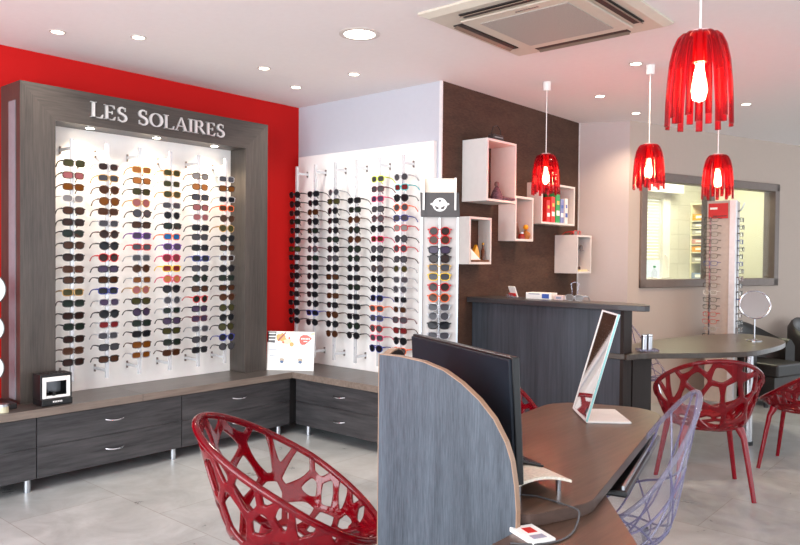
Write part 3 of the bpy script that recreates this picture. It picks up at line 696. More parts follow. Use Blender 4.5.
t = thing('woven_tray', 'flat brown woven tray under the white triangular card', 'tray', (-3.37, 4.80, 1.421))
# keep tray beneath the card: thin rim only
MB().box((-3.326, 4.70, 1.421), (-3.321, 4.94, 1.438)).build('tray_rim', C('brown_weave', (104, 62, 34), .7, noise=.4, nscale=90), t, world=True)
# box 4: books
bk = [('red_card', (200, 30, 26), 'red'), ('red_card2', (214, 48, 40), 'red'), ('green_card', (40, 150, 80), 'green'), ('lilac_card', (120, 130, 180), 'lilac'), ('white_card', (226, 222, 220), 'white')]
yb = 5.80
hb = [.20, .235, .27, .225, .235]; wb = [.062, .066, .072, .062, .055]
desc = ['shorter red book, leftmost of the upright books in the wide wall box', 'taller red book beside the green book in the wide wall box', 'green book in the middle of the wide wall box', 'lilac and white book right of the green book', 'white book with blue spot, rightmost in the wide wall box']
for i, (nm, rgb, cn) in enumerate(bk):
    y0 = 5.835 + .085 * i
    t = thing('book', desc[i], 'book', (-3.36, y0 + wb[i] / 2, 1.783), 0, 'upright books in the wide wall box')
    MB().box((-3.42, y0, 1.783), (-3.305, y0 + wb[i], 1.783 + hb[i])).build('cover', C(nm, rgb, .4), t, world=True, bevel=.003)
    MB().box((-3.306, y0 + .008, 1.783 + hb[i] * .25), (-3.3035, y0 + wb[i] - .008, 1.783 + hb[i] * .42)).build('spine_label', M['paper'] if i != 4 else C('blue_spot', (50, 90, 170)), t, world=True)
    mb = MB(); mb.box((-3.306, y0 + .015, 1.783 + hb[i] * .62), (-3.3035, y0 + wb[i] - .015, 1.783 + hb[i] * .75)); mb.build('spine_mark', C('spine_gold', (230, 190, 90)) if i < 3 else C('blue_spot', (50, 90, 170)), t, world=True)
# box 5 glasses
place_glasses('rect', (-3.30, 6.39, 1.600), PI / 2, 'brown', 'pale grey', 'brown framed glasses on the upper level inside the corner wall box', 'glasses shown around the corner wall box').location = (-3.262, 6.395, 1.56)
place_glasses('rect', (-3.262, 6.37, 1.365), PI / 2, 'brown', 'brown', 'brown framed glasses lying low inside the corner wall box', 'glasses shown around the corner wall box').location = (-3.262, 6.36, 1.3575)
place_glasses('rect', (-3.27, 6.37, 1.70), PI / 2, 'red', 'pale grey', 'red framed glasses on top of the corner wall box', 'glasses shown around the corner wall box')
t = thing('glasses_riser', 'clear stepped riser inside the corner wall box', 'riser', (-3.33, 6.39, 1.335))
mb = MB(); mb.box((-3.43, 6.31, 1.530), (-3.25, 6.47, 1.536)); mb.box((-3.43, 6.31, 1.335), (-3.427, 6.47, 1.53)); mb.build('riser_body', M['clear_pl'], t, world=True)
t = thing('cream_card', 'small cream card on the floor of the corner wall box', 'card', (-3.24, 6.40, 1.335))
MB().box((-3.23, 6.30, 1.335), (-3.21, 6.46, 1.352)).build('card_body', C('cream_card_m', (230, 210, 160)), t, world=True)

# ------------------------------------------------------------------ reception counter
rc = thing('reception_counter', 'dark slate laminate reception counter with brown end standing by the brown wall', 'counter', (-2.8, 5.1, 0))
MB().box((-3.43, 4.87, 0), (-2.165, 4.895, 1.098)).build('front_panel', M['counter_front'], rc, world=True)
MB().box((-2.165, 4.870, 0), (-2.14, 5.01, 1.098)).build('end_panel', M['counter_side'], rc, world=True)
MB().box((-3.43, 4.895, .84), (-2.165, 5.01, .86)).build('inner_shelf', M['counter_side'], rc, world=True)
poly = [(-3.437, 4.80)] + [(-2.45, 4.78), (-2.15, 4.79), (-2.02, 4.80), (-1.965, 4.815), (-1.95, 4.85), (-1.975, 4.92), (-2.03, 4.99), (-2.12, 5.05), (-2.25, 5.10), (-3.437, 5.14)]
MB().prism(poly, 1.098, 1.138).build('top_slab', M['counter_top'], rc, world=True, bevel=.004)
# items on the counter
CT = 1.138
t = thing('leaflet_holder', 'small leaflet holder with white and red cards on the left of the counter', 'leaflet holder', (-3.10, 4.96, CT), R(-25))
MB().box((-.05, -.03, 0), (.05, .03, .012)).build('holder_base', M['clear_pl'], t)
MB().obox((0, 0, .05), (1, 0, 0), (0, .93, .36), (0, -.36, .93), .045, .004, .045).build('leaflets', M['paper'], t)
MB().obox((0, -.008, .028), (1, 0, 0), (0, .93, .36), (0, -.36, .93), .044, .004, .012).build('red_band', C('red_card', (200, 30, 26)), t)
MB().box((-.045, -.036, .012), (.045, -.03, .03)).build('holder_lip', M['clear_pl'], t)
t = thing('lens_box', 'long white box with blue end marks on the counter', 'box', (-2.88, 5.02, CT), R(2))
MB().box((-.11, -.05, 0), (.11, .05, .05)).build('carton', M['paper'], t, bevel=.002)
MB().box((.03, -.0515, .008), (.09, -.050, .042)).build('printed_mark', C('blue_spot', (50, 90, 170)), t)
MB().box((-.085, -.0515, .036), (.01, -.050, .043)).build('printed_mark', C('grey_ink', (140, 150, 170)), t)
t = thing('small_box', 'small pinkish box right of the long white box on the counter', 'box', (-2.715, 5.02, CT), R(4))
MB().box((-.035, -.035, 0), (.035, .035, .035)).build('carton', C('pale_pink_card', (212, 190, 190)), t, bevel=.002)
MB().box((-.02, -.0365, .01), (.02, -.035, .025)).build('printed_mark', C('grey_ink', (140, 150, 170)), t)
t = thing('glasses_stand', 'clear wire eyeglasses stand on the counter by the pale wall', 'glasses stand', (-2.60, 5.03, CT), R(10))
mb = MB().tube([(-.04, 0, .003), (-.02, 0, .06), (-.03, 0, .13), (.0, 0, .14), (.03, 0, .13), (.02, 0, .06), (.05, 0, .003)], .004, 6); mb.build('wire_frame', M['clear_rim'], t, smooth=True)
MB().cyl((0, 0, 0), .045, 0, .006, 20).build('base', M['clear_pl'], t)
v = place_glasses('rect', (-2.575, 4.97, CT + .0235), R(5), 'silver', 'pale grey', 'silver framed glasses lying at the foot of the wire stand', 'glasses on the reception counter')

# ------------------------------------------------------------------ half round consultation table
tt = thing('consultation_table', 'rounded grey brown low table extending from the reception counter on chrome leg', 'table', (-2.0, 5.9, 0))
def catmull(pts, n=6):
    out = []; m = len(pts)
    for i in range(m):
        p0, p1, p2, p3 = [Vector(pts[(i + k) % m]) for k in (-1, 0, 1, 2)]
        for j in range(n):
            t_ = j / n
            out.append(tuple(.5 * ((2 * p1) + (-p0 + p2) * t_ + (2 * p0 - 5 * p1 + 4 * p2 - p3) * t_ ** 2 + (-p0 + 3 * p1 - 3 * p2 + p3) * t_ ** 3)))
    return out
crv = catmull([(-2.13, 4.862), (-2.03, 5.02), (-1.76, 5.33), (-1.545, 5.65), (-1.485, 5.95), (-1.475, 6.35), (-1.53, 6.65), (-1.72, 6.93), (-1.97, 7.03), (-2.14, 6.75), (-2.27, 6.3), (-2.34, 5.9), (-2.34, 5.4)], 5)[:61]
poly = [(-2.134, 5.03), (-2.134, 4.868), (-2.29, 4.868), (-2.26, 4.848)] + crv + [(-2.33, 5.03)]
MB().prism(poly, .752, .79).build('tabletop', M['table_top'], tt, world=True, bevel=.004)
mb = MB().cyl((-1.66, 6.13, 0), .032, .03, .752, 20); mb.build('leg', M['chrome'], tt, world=True, smooth=True)
MB().cyl((-1.66, 6.13, 0), .04, 0, .03, 20).build('foot', M['black_pl'], tt, world=True)
t = thing('table_support', 'dark brown vertical support board under the low table near the counter', 'board', (-2.15, 5.2, 0))
MB().box((-2.165, 5.035, 0), (-2.14, 5.377, .751)).build('board', M['counter_side'], t, world=True)
# table items
tm_ = thing('table_mirror', 'round chrome swivel mirror standing on the low table', 'mirror', (-1.71, 6.45, .79), R(24))
MB().lathe([(.0001, 0), (.062, 0), (.062, .006), (.02, .014), (.006, .02), (.0001, .02)], 24).build('base', M['chrome'], tm_, smooth=True)
MB().cyl((0, 0, 0), .006, .015, .20, 10).build('stem', M['chrome'], tm_)
mb = MB().tube([(.115 * math.cos(a), .0, .30 + .115 * math.sin(a)) for a in [2 * PI * k / 36 for k in range(36)]], .007, 8, closed=True); mb.build('mirror_rim', M['chrome'], tm_, smooth=True)
mb = MB(); mb.extrude([(.112 * math.cos(a), -.003, .30 + .112 * math.sin(a)) for a in [2 * PI * k / 40 for k in range(40)]], (0, .006, 0)); mb.build('mirror_glass', M['mirror'], tm_)
for ch in tm_.children:
    if ch.name.startswith(('mirror_rim', 'mirror_glass')): ch.matrix_local = Matrix.Translation((0, 0, .30)) @ Matrix.Rotation(R(-14), 4, 'X') @ Matrix.Translation((0, 0, -.30))
t = thing('steel_cup_tray', 'clear rectangular tray on the low table holding two silver cups', 'tray', (-2.075, 5.13, .79), R(40))
MB().box((-.07, -.05, 0), (.07, .05, .008)).build('tray_base', M['clear_pl'], t, bevel=.003)
mb = MB(); 
for x in (-.07, .067): mb.box((x, -.05, .008), (x + .003, .05, .02))
for y_ in (-.05, .047): mb.box((-.07, y_, .008), (.07, y_ + .003, .02))
mb.build('tray_rim', M['clear_rim'], t)
for i, (dx, dy, wh) in enumerate(((-.03, -.02, 'left'), (.02, .012, 'right'))):
    v = Matrix.Rotation(R(40), 3, 'Z') @ Vector((dx, dy, 0))
    t = thing('silver_cup', '%s silver cylinder cup on the clear tray on the low table' % wh, 'cup', (-2.075 + v.x, 5.13 + v.y, .798), 0, 'silver cups')
    MB().lathe([(.0001, 0), (.019, 0), (.019, .115), (.016, .115), (.016, .01), (.0001, .01)], 18).build('cup_body', M['alu'], t, smooth=True)
    MB().lathe([(.0195, .10), (.0205, .104), (.0195, .112)], 18).build('cup_rim', M['chrome'], t, smooth=True)

# ------------------------------------------------------------------ shell chairs
def shell_funcs(zb, zf, z0, Rb, Rs, Rf, pw=1.0):
    """u: 0 front (+x) .. pi back ; v: 0 seat centre .. 1 rim"""
    tv = [0, .28, .42, .58, .78, 1]; tr = [0, .55, .70, .80, .90, 1]; th = [0, .0, .05, .22, .58, 1]
    def S(u, v):
        u = np.asarray(u, float); v = np.asarray(v, float)
        c = np.cos(u); w = (1 - c) / 2
        zr = zf + (zb - zf) * (w ** pw)
        rad = np.where(c >= 0, Rf, Rb)
        x = rad * c; y = Rs * np.sin(u)
        # smooth interpolation of the profile
        r = np.interp(v, tv, tr); h = np.interp(v, tv, th)
        h = .5 * h + .25 * (np.interp(np.clip(v - .05, 0, 1), tv, th) + np.interp(np.clip(v + .05, 0, 1), tv, th))
        h = np.where(v > .95, np.interp(v, tv, th), h)
        dip = -.018 * np.clip(1 - v / .45, 0, 1)
        lean = -(v ** 2) * .05 * w
        return np.stack([x * r + lean, y * r, z0 + (zr - z0) * h + dip], -1)
    return S
def clip_web(S, seeds, th, nu, nv):
    us = np.linspace(0, 2 * PI, nu + 1)[:-1]; vs = np.linspace(0.02, 1, nv + 1)
    U, V = np.meshgrid(us, vs, indexing='ij'); P = S(U, V).reshape(-1, 3)
    Q = S(np.array([s[0] for s in seeds]), np.array([s[1] for s in seeds]))
    D = np.linalg.norm((P[:, None, :] - Q[None]) * np.array([1, 1, .68]), axis=2); D.sort(axis=1)
    g = (D[:, 1] - D[:, 0]) - th
    g = np.minimum(g, (V.reshape(-1) - .10) * .5)         # solid seat centre
    W_ = nv + 1; verts = [tuple(p) for p in P]; gv = list(g); edge = {}; faces = []
    def cut(a, b):
        k = (min(a, b), max(a, b))
        if k not in edge:
            t = gv[a] / (gv[a] - gv[b]); verts.append(tuple(P[a] * (1 - t) + P[b] * t)); edge[k] = len(verts) - 1
        return edge[k]
    for i in range(nu):
        for j in range(nv):
            a, b, c, d = i * W_ + j, ((i + 1) % nu) * W_ + j, ((i + 1) % nu) * W_ + j + 1, i * W_ + j + 1
            q = (a, b, c, d); s = [gv[k] <= 0 for k in q]
            if all(s): faces.append(q); continue
            if not any(s): continue
            for tri in ((a, b, c), (a, c, d)):
                out = []
                for k in range(3):
                    p0, p1 = tri[k], tri[(k + 1) % 3]
                    if gv[p0] <= 0: out.append(p0)
                    if (gv[p0] <= 0) != (gv[p1] <= 0): out.append(cut(p0, p1))
                if len(out) >= 3: faces.append(tuple(out))
    usedv = sorted({i for f in faces for i in f}); mp = {o: n for n, o in enumerate(usedv)}
    return [verts[i] for i in usedv], [tuple(mp[i] for i in f) for f in faces]
def make_red_chair(label, loc, rz):
    S = shell_funcs(.862, .458, .415, .335, .275, .285)
    rg = random.Random(11); seeds = []
    for v, n in ((.20, 4), (.38, 7), (.56, 9), (.74, 11), (.90, 12), (1.06, 14)):
        o = rg.random()
        for k in range(n): seeds.append(((k + o + rg.uniform(-.28, .28)) * 2 * PI / n, v + rg.uniform(-.035, .035)))
    vs, fs = clip_web(S, seeds, .021, 220, 80)
    t = thing('shell_chair', label, 'chair', loc, rz, 'red openwork shell chairs')
    sh_ = MB().add(vs, fs).build('shell', M['red_pl'], t, smooth=True)
    so = sh_.modifiers.new('solid', 'SOLIDIFY'); so.thickness = .014; so.offset = 0
    for p in sh_.data.polygons: p.use_smooth = True
    us = np.linspace(0, 2 * PI, 73)[:-1]; rim = S(us, np.ones(72))
    MB().tube([tuple(p) for p in rim], .0135, 10, closed=True).build('rim', M['red_pl'], t, smooth=True)
    for (x0, y0, x1, y1) in ((.165, .15, .24, .225), (.165, -.15, .24, -.225), (-.165, .14, -.25, .2), (-.165, -.14, -.25, -.2)):
        mb = MB().tube([(x0, y0, .428), (x0 + (x1 - x0) * .3, y0 + (y1 - y0) * .3, .37), (x1, y1, 0)], [.026, .017, .0125], 10); mb.build('leg', M['red_leg'], t, smooth=True)
    return t
rc0 = make_red_chair('red openwork plastic shell chair in the left foreground, largest in view', (-1.965, 1.75, 0), R(37))
dup(rc0, (-1.545, 4.77, 0), R(122), 'red openwork plastic shell chair seen from behind at the low table').scale = (1, 1.12, 1)
dup(rc0, (-1.165, 5.70, 0), R(178), 'red openwork plastic shell chair cut off by the right edge')
dup(rc0, (-2.30, 3.50, 0), R(-5), 'red openwork plastic shell chair mostly hidden behind the dark monitor')
def make_clear_chair(label, loc, rz):
    S = shell_funcs(.955, .445, .40, .225, .20, .265, 1.7)
    t = thing('clear_chair', label, 'chair', loc, rz, 'clear plastic shell chairs')
    nu, nv = 64, 20; U, V = np.meshgrid(np.linspace(0, 2 * PI, nu + 1)[:-1], np.linspace(.02, 1, nv + 1), indexing='ij'); P = S(U, V).reshape(-1, 3)
    fs = [(i * (nv + 1) + j, ((i + 1) % nu) * (nv + 1) + j, ((i + 1) % nu) * (nv + 1) + j + 1, i * (nv + 1) + j + 1) for i in range(nu) for j in range(nv)]
    fs.append(tuple(i * (nv + 1) for i in range(nu)))
    MB().add(P, fs).build('shell', M['clear_pl'], t, smooth=True)
    mb = MB()
    def curve(u0, v0, u1, v1, bow=0, n=16):
        pts = []
        for k in range(n + 1):
            a = k / n; pts.append(tuple(S(u0 + (u1 - u0) * a + bow * math.sin(PI * a), v0 + (v1 - v0) * a)))
        mb.tube([tuple(float(c) for c in p) for p in pts], .0038, 6)
    N = 9
    for k in range(N):
        a = 2 * PI * k / N
        curve(a, .25, a + 1.05, 1, .12); curve(a + .35, .25, a - .85, 1, -.12)
    for v_ in (.45, .72):
        mb.tube([tuple(float(c) for c in S(2 * PI * k / 60, v_ + .04 * math.sin(3 * 2 * PI * k / 60))) for k in range(60)], .0045, 6, closed=True)
    mb.build('ridges', M['clear_rib'], t, smooth=True)
    rim = S(np.linspace(0, 2 * PI, 73)[:-1], np.ones(72)); MB().tube([tuple(p) for p in rim], .009, 10, closed=True).build('rim', M['clear_rim'], t, smooth=True)
    for (x0, y0, x1, y1) in ((.12, .09, .2, .17), (.12, -.09, .2, -.17), (-.11, .09, -.19, .17), (-.11, -.09, -.19, -.17)):
        MB().tube([(x0, y0, .40), (x1, y1, 0)], [.016, .011], 10).build('leg', M['chrome'], t, smooth=True)
    return t
cc0 = make_clear_chair('clear plastic shell chair with violet ridges at the right side of the brown desk', (-1.155, 2.635, 0), R(217))
dup(cc0, (-2.62, 6.28, 0), R(-20), 'clear plastic shell chair behind the low table, partly hidden')

# ------------------------------------------------------------------ front desk
dk = thing('desk', 'long warm brown desk with rounded far end carrying the monitor', 'desk', (-1.35, 2.4, 0))
def rounded(pts):
    """pts: (x, y, radius) -> polygon with filleted corners"""
    out = []; m = len(pts)
    for i in range(m):
        p = Vector(pts[i][:2]); a = (Vector(pts[i - 1][:2]) - p).normalized(); b = (Vector(pts[(i + 1) % m][:2]) - p).normalized(); r = pts[i][2]
        if r <= 0: out.append(tuple(p)); continue
        ang = a.angle(b); d = r / math.tan(ang / 2); c = p + (a + b).normalized() * (r / math.sin(ang / 2))
        s = p + a * d; e = p + b * d
        a0 = math.atan2(s.y - c.y, s.x - c.x); a1 = math.atan2(e.y - c.y, e.x - c.x)
        while a1 - a0 > PI: a1 -= 2 * PI
        while a1 - a0 < -PI: a1 += 2 * PI
        for k in range(11): out.append((c.x + r * math.cos(a0 + (a1 - a0) * k / 10), c.y + r * math.sin(a0 + (a1 - a0) * k / 10)))
    return out
dpoly = rounded([(-1.03, 1.708, .10), (-.945, 1.94, .16), (-1.275, 3.39, .17), (-1.76, 3.22, .20), (-1.70, 2.6, 0), (-1.56, 1.708, 0)])
MB().prism(dpoly, .714, .75).build('desktop', M['desk'], dk, world=True)
MB().prism(rounded([(-1.03 + .0012, 1.7068, .10), (-.945 + .0015, 1.94, .16), (-1.275 + .0015, 3.3915, .17), (-1.7615, 3.2215, .20), (-1.7015, 2.6, 0), (-1.5615, 1.7068, 0)]), .716, .7485).build('edge_band', M['desk_edge'], dk, world=True)
MB().box((-1.45, 1.85, 0), (-1.15, 1.88, .714)).build('support_panel', M['desk_edge'], dk, world=True)
MB().box((-1.55, 2.9, 0), (-1.35, 2.93, .714)).build('support_panel', M['desk_edge'], dk, world=True)
rt_ = thing('return_desk', 'lower brown side desk slipping under the main desk beside the clear chair', 'desk', (-.9, 1.7, 0))
MB().prism([(-1.035, 2.2), (-1.30, 2.2), (-1.30, 1.735), (-1.035, 1.735), (-1.035, 1.1), (-.22, 1.1)], .678, .713).build('desktop', M['desk'], rt_, world=True)
MB().box((-1.0, 1.15, 0), (-.97, 1.65, .678)).build('support_panel', M['desk_edge'], rt_, world=True)
MB().box((-1.28, 2.12, 0), (-1.1, 2.15, .678)).build('support_panel', M['desk_edge'], rt_, world=True)
# black tray under the right edge
tr = thing('keyboard_tray', 'black pull-out tray with metal runner under the right edge of the brown desk', 'tray', (-1.15, 2.75, .66))
dvec = Vector((-1.25 + 1.03, 3.12 - 2.27, 0)).normalized(); nvec = Vector((dvec.y, -dvec.x, 0))
c0 = Vector((-1.135, 2.72, .672)) - nvec * .08
MB().obox(c0, dvec, nvec, (0, 0, 1), .44, .115, .012).build('tray_panel', M['black_pl'], tr, world=True, bevel=.008)
MB().obox(c0 + nvec * .10 + Vector((0, 0, .018)), dvec, nvec, (0, 0, 1), .43, .004, .008).build('runner', M['alu'], tr, world=True)
MB().obox(c0 + nvec * .02 + Vector((0, 0, .026)), dvec, nvec, (0, 0, 1), .40, .01, .014).build('hanger', M['black_pl'], tr, world=True)

# curved privacy panel
pv = thing('privacy_panel', 'tall grey laminate screen with quarter round top at the near desk end', 'screen', (-1.30, 1.69, 0))
cv = [(-1.533, 1.146), (-1.454, 1.147), (-1.362, 1.14), (-1.284, 1.122), (-1.221, 1.093), (-1.16, 1.053), (-1.11, 1.007), (-1.071, .949), (-1.052, .901), (-1.04, .835), (-1.034, .77)]
prof = [(-1.537, 0), (-1.537, 1.146)] + cv + [(-1.034, 0)]
MB().extrude([(x, 1.682, z) for x, z in prof], (0, .018, 0)).build('front_board', M['daylit_grey'], pv, world=True)
eb = MB(); cc = [(-1.537, 1.146)] + cv + [(-1.034, .4), (-1.034, 0)]
for (x0, z0), (x1, z1) in zip(cc[:-1], cc[1:]):
    dx, dz = x1 - x0, z1 - z0; l = math.hypot(dx, dz) or 1; nx_, nz_ = -dz / l * .0025, dx / l * .0025
    eb.extrude([(x0, 1.681, z0), (x1, 1.681, z1), (x1 + nx_, 1.681, z1 + nz_), (x0 + nx_, 1.681, z0 + nz_)], (0, .020, 0))
eb.box((-1.5395, 1.681, 0), (-1.537, 1.7, 1.147)); eb.build('edge_band', M['copper_edge'], pv, world=True)
sd = [(1.70, 0), (1.70, 1.147), (1.712, 1.153), (1.728, 1.160), (1.745, 1.163), (1.760, 1.158), (1.772, 1.146), (1.780, 1.128), (1.784, 1.10), (1.784, 0)]
MB().extrude([(-1.539, y_, z_) for y_, z_ in sd], (.026, 0, 0)).build('side_board', M['copper_edge'], pv, world=True)
MB().extrude([(-1.5128, y_ , z_ - .004) for y_, z_ in sd], (.002, 0, 0)).build('inner_face', C('dark_inner_face', (34, 26, 24)), pv, world=True)

# monitor
mo = thing('monitor', 'large dark flat monitor seen from behind on the brown desk', 'monitor', (-1.43, 1.96, .75))
TR_, TL_, BR_ = Vector((-1.122, 1.787, 1.165)), Vector((-1.745, 2.084, 1.165)), Vector((-1.112, 1.806, .79))
ax = (TL_ - TR_).normalized(); hh = (TL_ - TR_).length / 2; az = (TR_ - BR_).normalized(); az = (az - ax * az.dot(ax)).normalized(); nrm = ax.cross(az); 
if nrm.y < 0: nrm = -nrm
ctr = (TR_ + TL_) / 2 - az * .1875
MB().obox(ctr + nrm * .018, ax, nrm, az, hh, .012, .1875).build('bezel', M['black_pl'], mo, world=True, bevel=.004)
MB().obox(ctr + nrm * .003, ax, nrm, az, hh - .006, .006, .181).build('back_cover', M['monitor_back'], mo, world=True, bevel=.004)
MB().obox(ctr + nrm * .0305, ax, nrm, az, hh - .015, .001, .172).build('screen', M['black_gloss'], mo, world=True)
MB().obox(ctr - nrm * .028 - az * .05, ax, nrm, az, .05, .030, .06).build('neck_mount', M['black_pl'], mo, world=True, bevel=.01)
b0 = ctr - nrm * .05; 
MB().box((b0.x - .02, b0.y - .01, .76), (b0.x + .02, b0.y + .012, 1.02)).build('stand_neck', M['black_pl'], mo, world=True, bevel=.004)
MB().box((b0.x - .11, b0.y - .035, .75), (b0.x + .11, b0.y + .10, .762)).build('stand_base', M['black_pl'], mo, world=True, bevel=.006)

# arched white riser with pad
rs = thing('desk_riser', 'white arched desk riser with printed sheet on clear feet beside the monitor', 'riser', (-1.2, 2.05, .75))
Cn = Vector((-1.03, 1.99, 0)); va = Vector((-.91, .415, 0)).normalized(); vb = Vector((-.415, -.91, 0)).normalized()
mb = MB(); n = 14; up_, lo_ = [], []
for k in range(n + 1):
    t_ = k / n; z_ = .782 + .026 * math.sin(PI * t_ * .8 + .15)
    for a_ in (0, 1):
        p = Cn + vb * (.20 * t_) + va * (.36 * a_); up_.append((p.x, p.y, z_)); lo_.append((p.x, p.y, z_ - .008))
nn = len(up_)
fs = [(2 * k, 2 * k + 1, 2 * k + 3, 2 * k + 2) for k in range(n)]
mb.add(up_ + lo_, fs + [tuple(i + nn for i in f[::-1]) for f in fs] + [(2 * k, 2 * k + 2, 2 * k + 2 + nn, 2 * k + nn) for k in range(n)] + [(2 * k + 1, 2 * k + 1 + nn, 2 * k + 3 + nn, 2 * k + 3) for k in range(n)] + [(0, nn, nn + 1, 1), (2 * n, 2 * n + 1, 2 * n + 1 + nn, 2 * n + nn)])
mb.build('arched_board', C('printed_white_sheet', (226, 216, 200), .45, noise=.14, nscale=110), rs, world=True, smooth=True)
for a_, b_ in ((.025, .03), (.33, .03), (.03, .17), (.33, .17)):
    p = Cn + va * a_ + vb * b_; MB().cyl((p.x, p.y, 0), .008, .75, .785, 12).build('foot', M['chrome'], rs, world=True, smooth=True)
tb = thing('black_pad', 'black pad lying on the white arched desk riser', 'tablet', (-1.25, 2.10, .78))
c1 = Cn + vb * .052 + va * .255; vt = (vb + Vector((0, 0, .27))).normalized(); vn = va.cross(vt).normalized()
MB().obox((c1.x, c1.y, .806), va, vt, vn, .13, .042, .004).build('slab', M['black_gloss'], tb, world=True, bevel=.003)
MB().obox(Vector((c1.x, c1.y, .806)) + vn * (.0046 if vn.z > 0 else -.0046), va, vt, vn, .12, .036, .0006).build('touch_surface', C('dark_glass', (40, 34, 34), .1), tb, world=True)
# cable
mb = MB().tube(catmull([(-1.16, 1.84, .7535), (-1.117, 1.855, .7535), (-1.069, 1.875, .7535), (-1.01, 1.868, .7535), (-.962, 1.86, .7535)], 6)[:-12], .0028, 6)
pts = [(-1.20, 1.80, .7535), (-1.15, 1.84, .7535), (-1.09, 1.872, .7535), (-1.03, 1.872, .7535), (-.985, 1.862, .754), (-.938, 1.85, .7525), (-.928, 1.835, .735), (-.925, 1.81, .718), (-.915, 1.77, .7165), (-.912, 1.72, .7165), (-.925, 1.67, .7165), (-.955, 1.63, .7165), (-1.0, 1.60, .7165)]
def smooth_path(pts, n=5):
    out = []; P = [Vector(p) for p in pts]; P = [P[0]] + P + [P[-1]]
    for i in range(1, len(P) - 2):
        p0, p1, p2, p3 = P[i - 1:i + 3]
        for j in range(n):
            t_ = j / n; out.append(.5 * ((2 * p1) + (-p0 + p2) * t_ + (2 * p0 - 5 * p1 + 4 * p2 - p3) * t_ ** 2 + (-p0 + 3 * p1 - 3 * p2 + p3) * t_ ** 3))
    return out + [P[-1]]
tag(MB().tube(smooth_path(pts), .0028, 6).build('cable', C('grey_cable', (70, 68, 70), .4), None, smooth=True), 'thin grey cable looping from the brown desk down onto the side desk', 'cable')
t = thing('leaflet', 'white and red leaflet on the lower side desk next to the grey screen', 'leaflet', (-.985, 1.69, .713))
MB().obox((-.985, 1.685, .7185), (.9, -.43, 0), (.43, .9, 0), (0, 0, 1), .055, .035, .0055).build('paper_stack', M['paper'], t, world=True)
MB().obox((-1.0, 1.695, .7243), (.9, -.43, 0), (.43, .9, 0), (0, 0, 1), .018, .014, .0004).build('red_mark', C('red_card', (200, 30, 26)), t, world=True)
MB().obox((-.96, 1.672, .7243), (.9, -.43, 0), (.43, .9, 0), (0, 0, 1), .012, .02, .0004).build('grey_print', C('grey_ink', (140, 150, 170)), t, world=True)
# desk mirror
dm = thing('desk_mirror', 'tall rectangular white framed tilting mirror on the far end of the brown desk', 'mirror', (-1.45, 3.05, .75))
e_ = Vector((.63, -.777, 0)); p_ = Vector((.777, .63, 0)); B_ = Vector((-1.42, 2.87, .757)); q_ = (p_ * .13 + Vector((0, 0, .46)))
up_d = q_.normalized(); nn_ = e_.cross(up_d).normalized()
cM = B_ - e_ * .135 + q_ / 2
MB().obox((B_ - e_ * .135 + p_ * .095) - Vector((0, 0, .003)), e_, p_, (0, 0, 1), .135, .095, .004).build('base_plate', M['white'], dm, world=True, bevel=.002)
fm_ = MB(); L_ = q_.length / 2
for sx in (-1, 1): fm_.obox(cM + e_ * sx * .131, e_, up_d, nn_, .004, L_, .006)
for sz in (-1, 1): fm_.obox(cM + up_d * sz * (L_ - .004), e_, up_d, nn_, .135, .004, .006)
fm_.build('mirror_frame', M['white'], dm, world=True)
MB().obox(cM, e_, up_d, nn_, .127, L_ - .008, .003).build('mirror_glass', M['mirror'], dm, world=True)
MB().obox(cM + e_ * .1355, e_, up_d, nn_, .0012, L_, .004).build('glass_edge', M['teal_edge'], dm, world=True)

# ------------------------------------------------------------------ objects on the bench
mc = thing('lens_machine', 'small black and white desktop machine with square recess on the bench', 'machine', (-4.66, 2.045, BZ), R(88))
MB().box((-.095, -.065, 0), (.095, .08, .042)).build('base', M['black_pl'], mc, bevel=.006)
mb = MB(); mb.box((-.098, -.045, .04), (-.080, .075, .195)); mb.box((.080, -.045, .04), (.098, .075, .195)); mb.box((-.08, -.045, .165), (.08, .075, .195)); mb.box((-.08, .03, .04), (.08, .075, .165)); mb.build('housing', M['black_pl'], mc, bevel=.004)
mb = MB(); mb.box((-.085, -.052, .045), (-.062, -.045, .178)); mb.box((.062, -.052, .045), (.085, -.045, .178)); mb.box((-.062, -.052, .150), (.062, -.045, .178)); mb.box((-.062, -.052, .045), (.062, -.045, .062)); mb.build('front_bezel', M['white'], mc, bevel=.003)
MB().box((-.055, .026, .07), (.055, .03, .14)).build('recess_panel', C('steel_recess', (120, 124, 130), .3, .6), mc)
MB().box((-.028, -.06, .062), (-.01, .0, .085)).build('probe', M['black_gloss'], mc)
mb = MB(); 
for k, x in enumerate((-.028, -.018, -.008, .002, .012, .022)): mb.box((x, -.067, .020), (x + .006, -.065, .030))
mb.build('logo_mark', M['white'], mc)
mb = MB()
for k in range(6): mb.box((-.07 + .025 * k, -.02, .195), (-.06 + .025 * k, .06, .199))
mb.build('vents', M['dark'], mc)
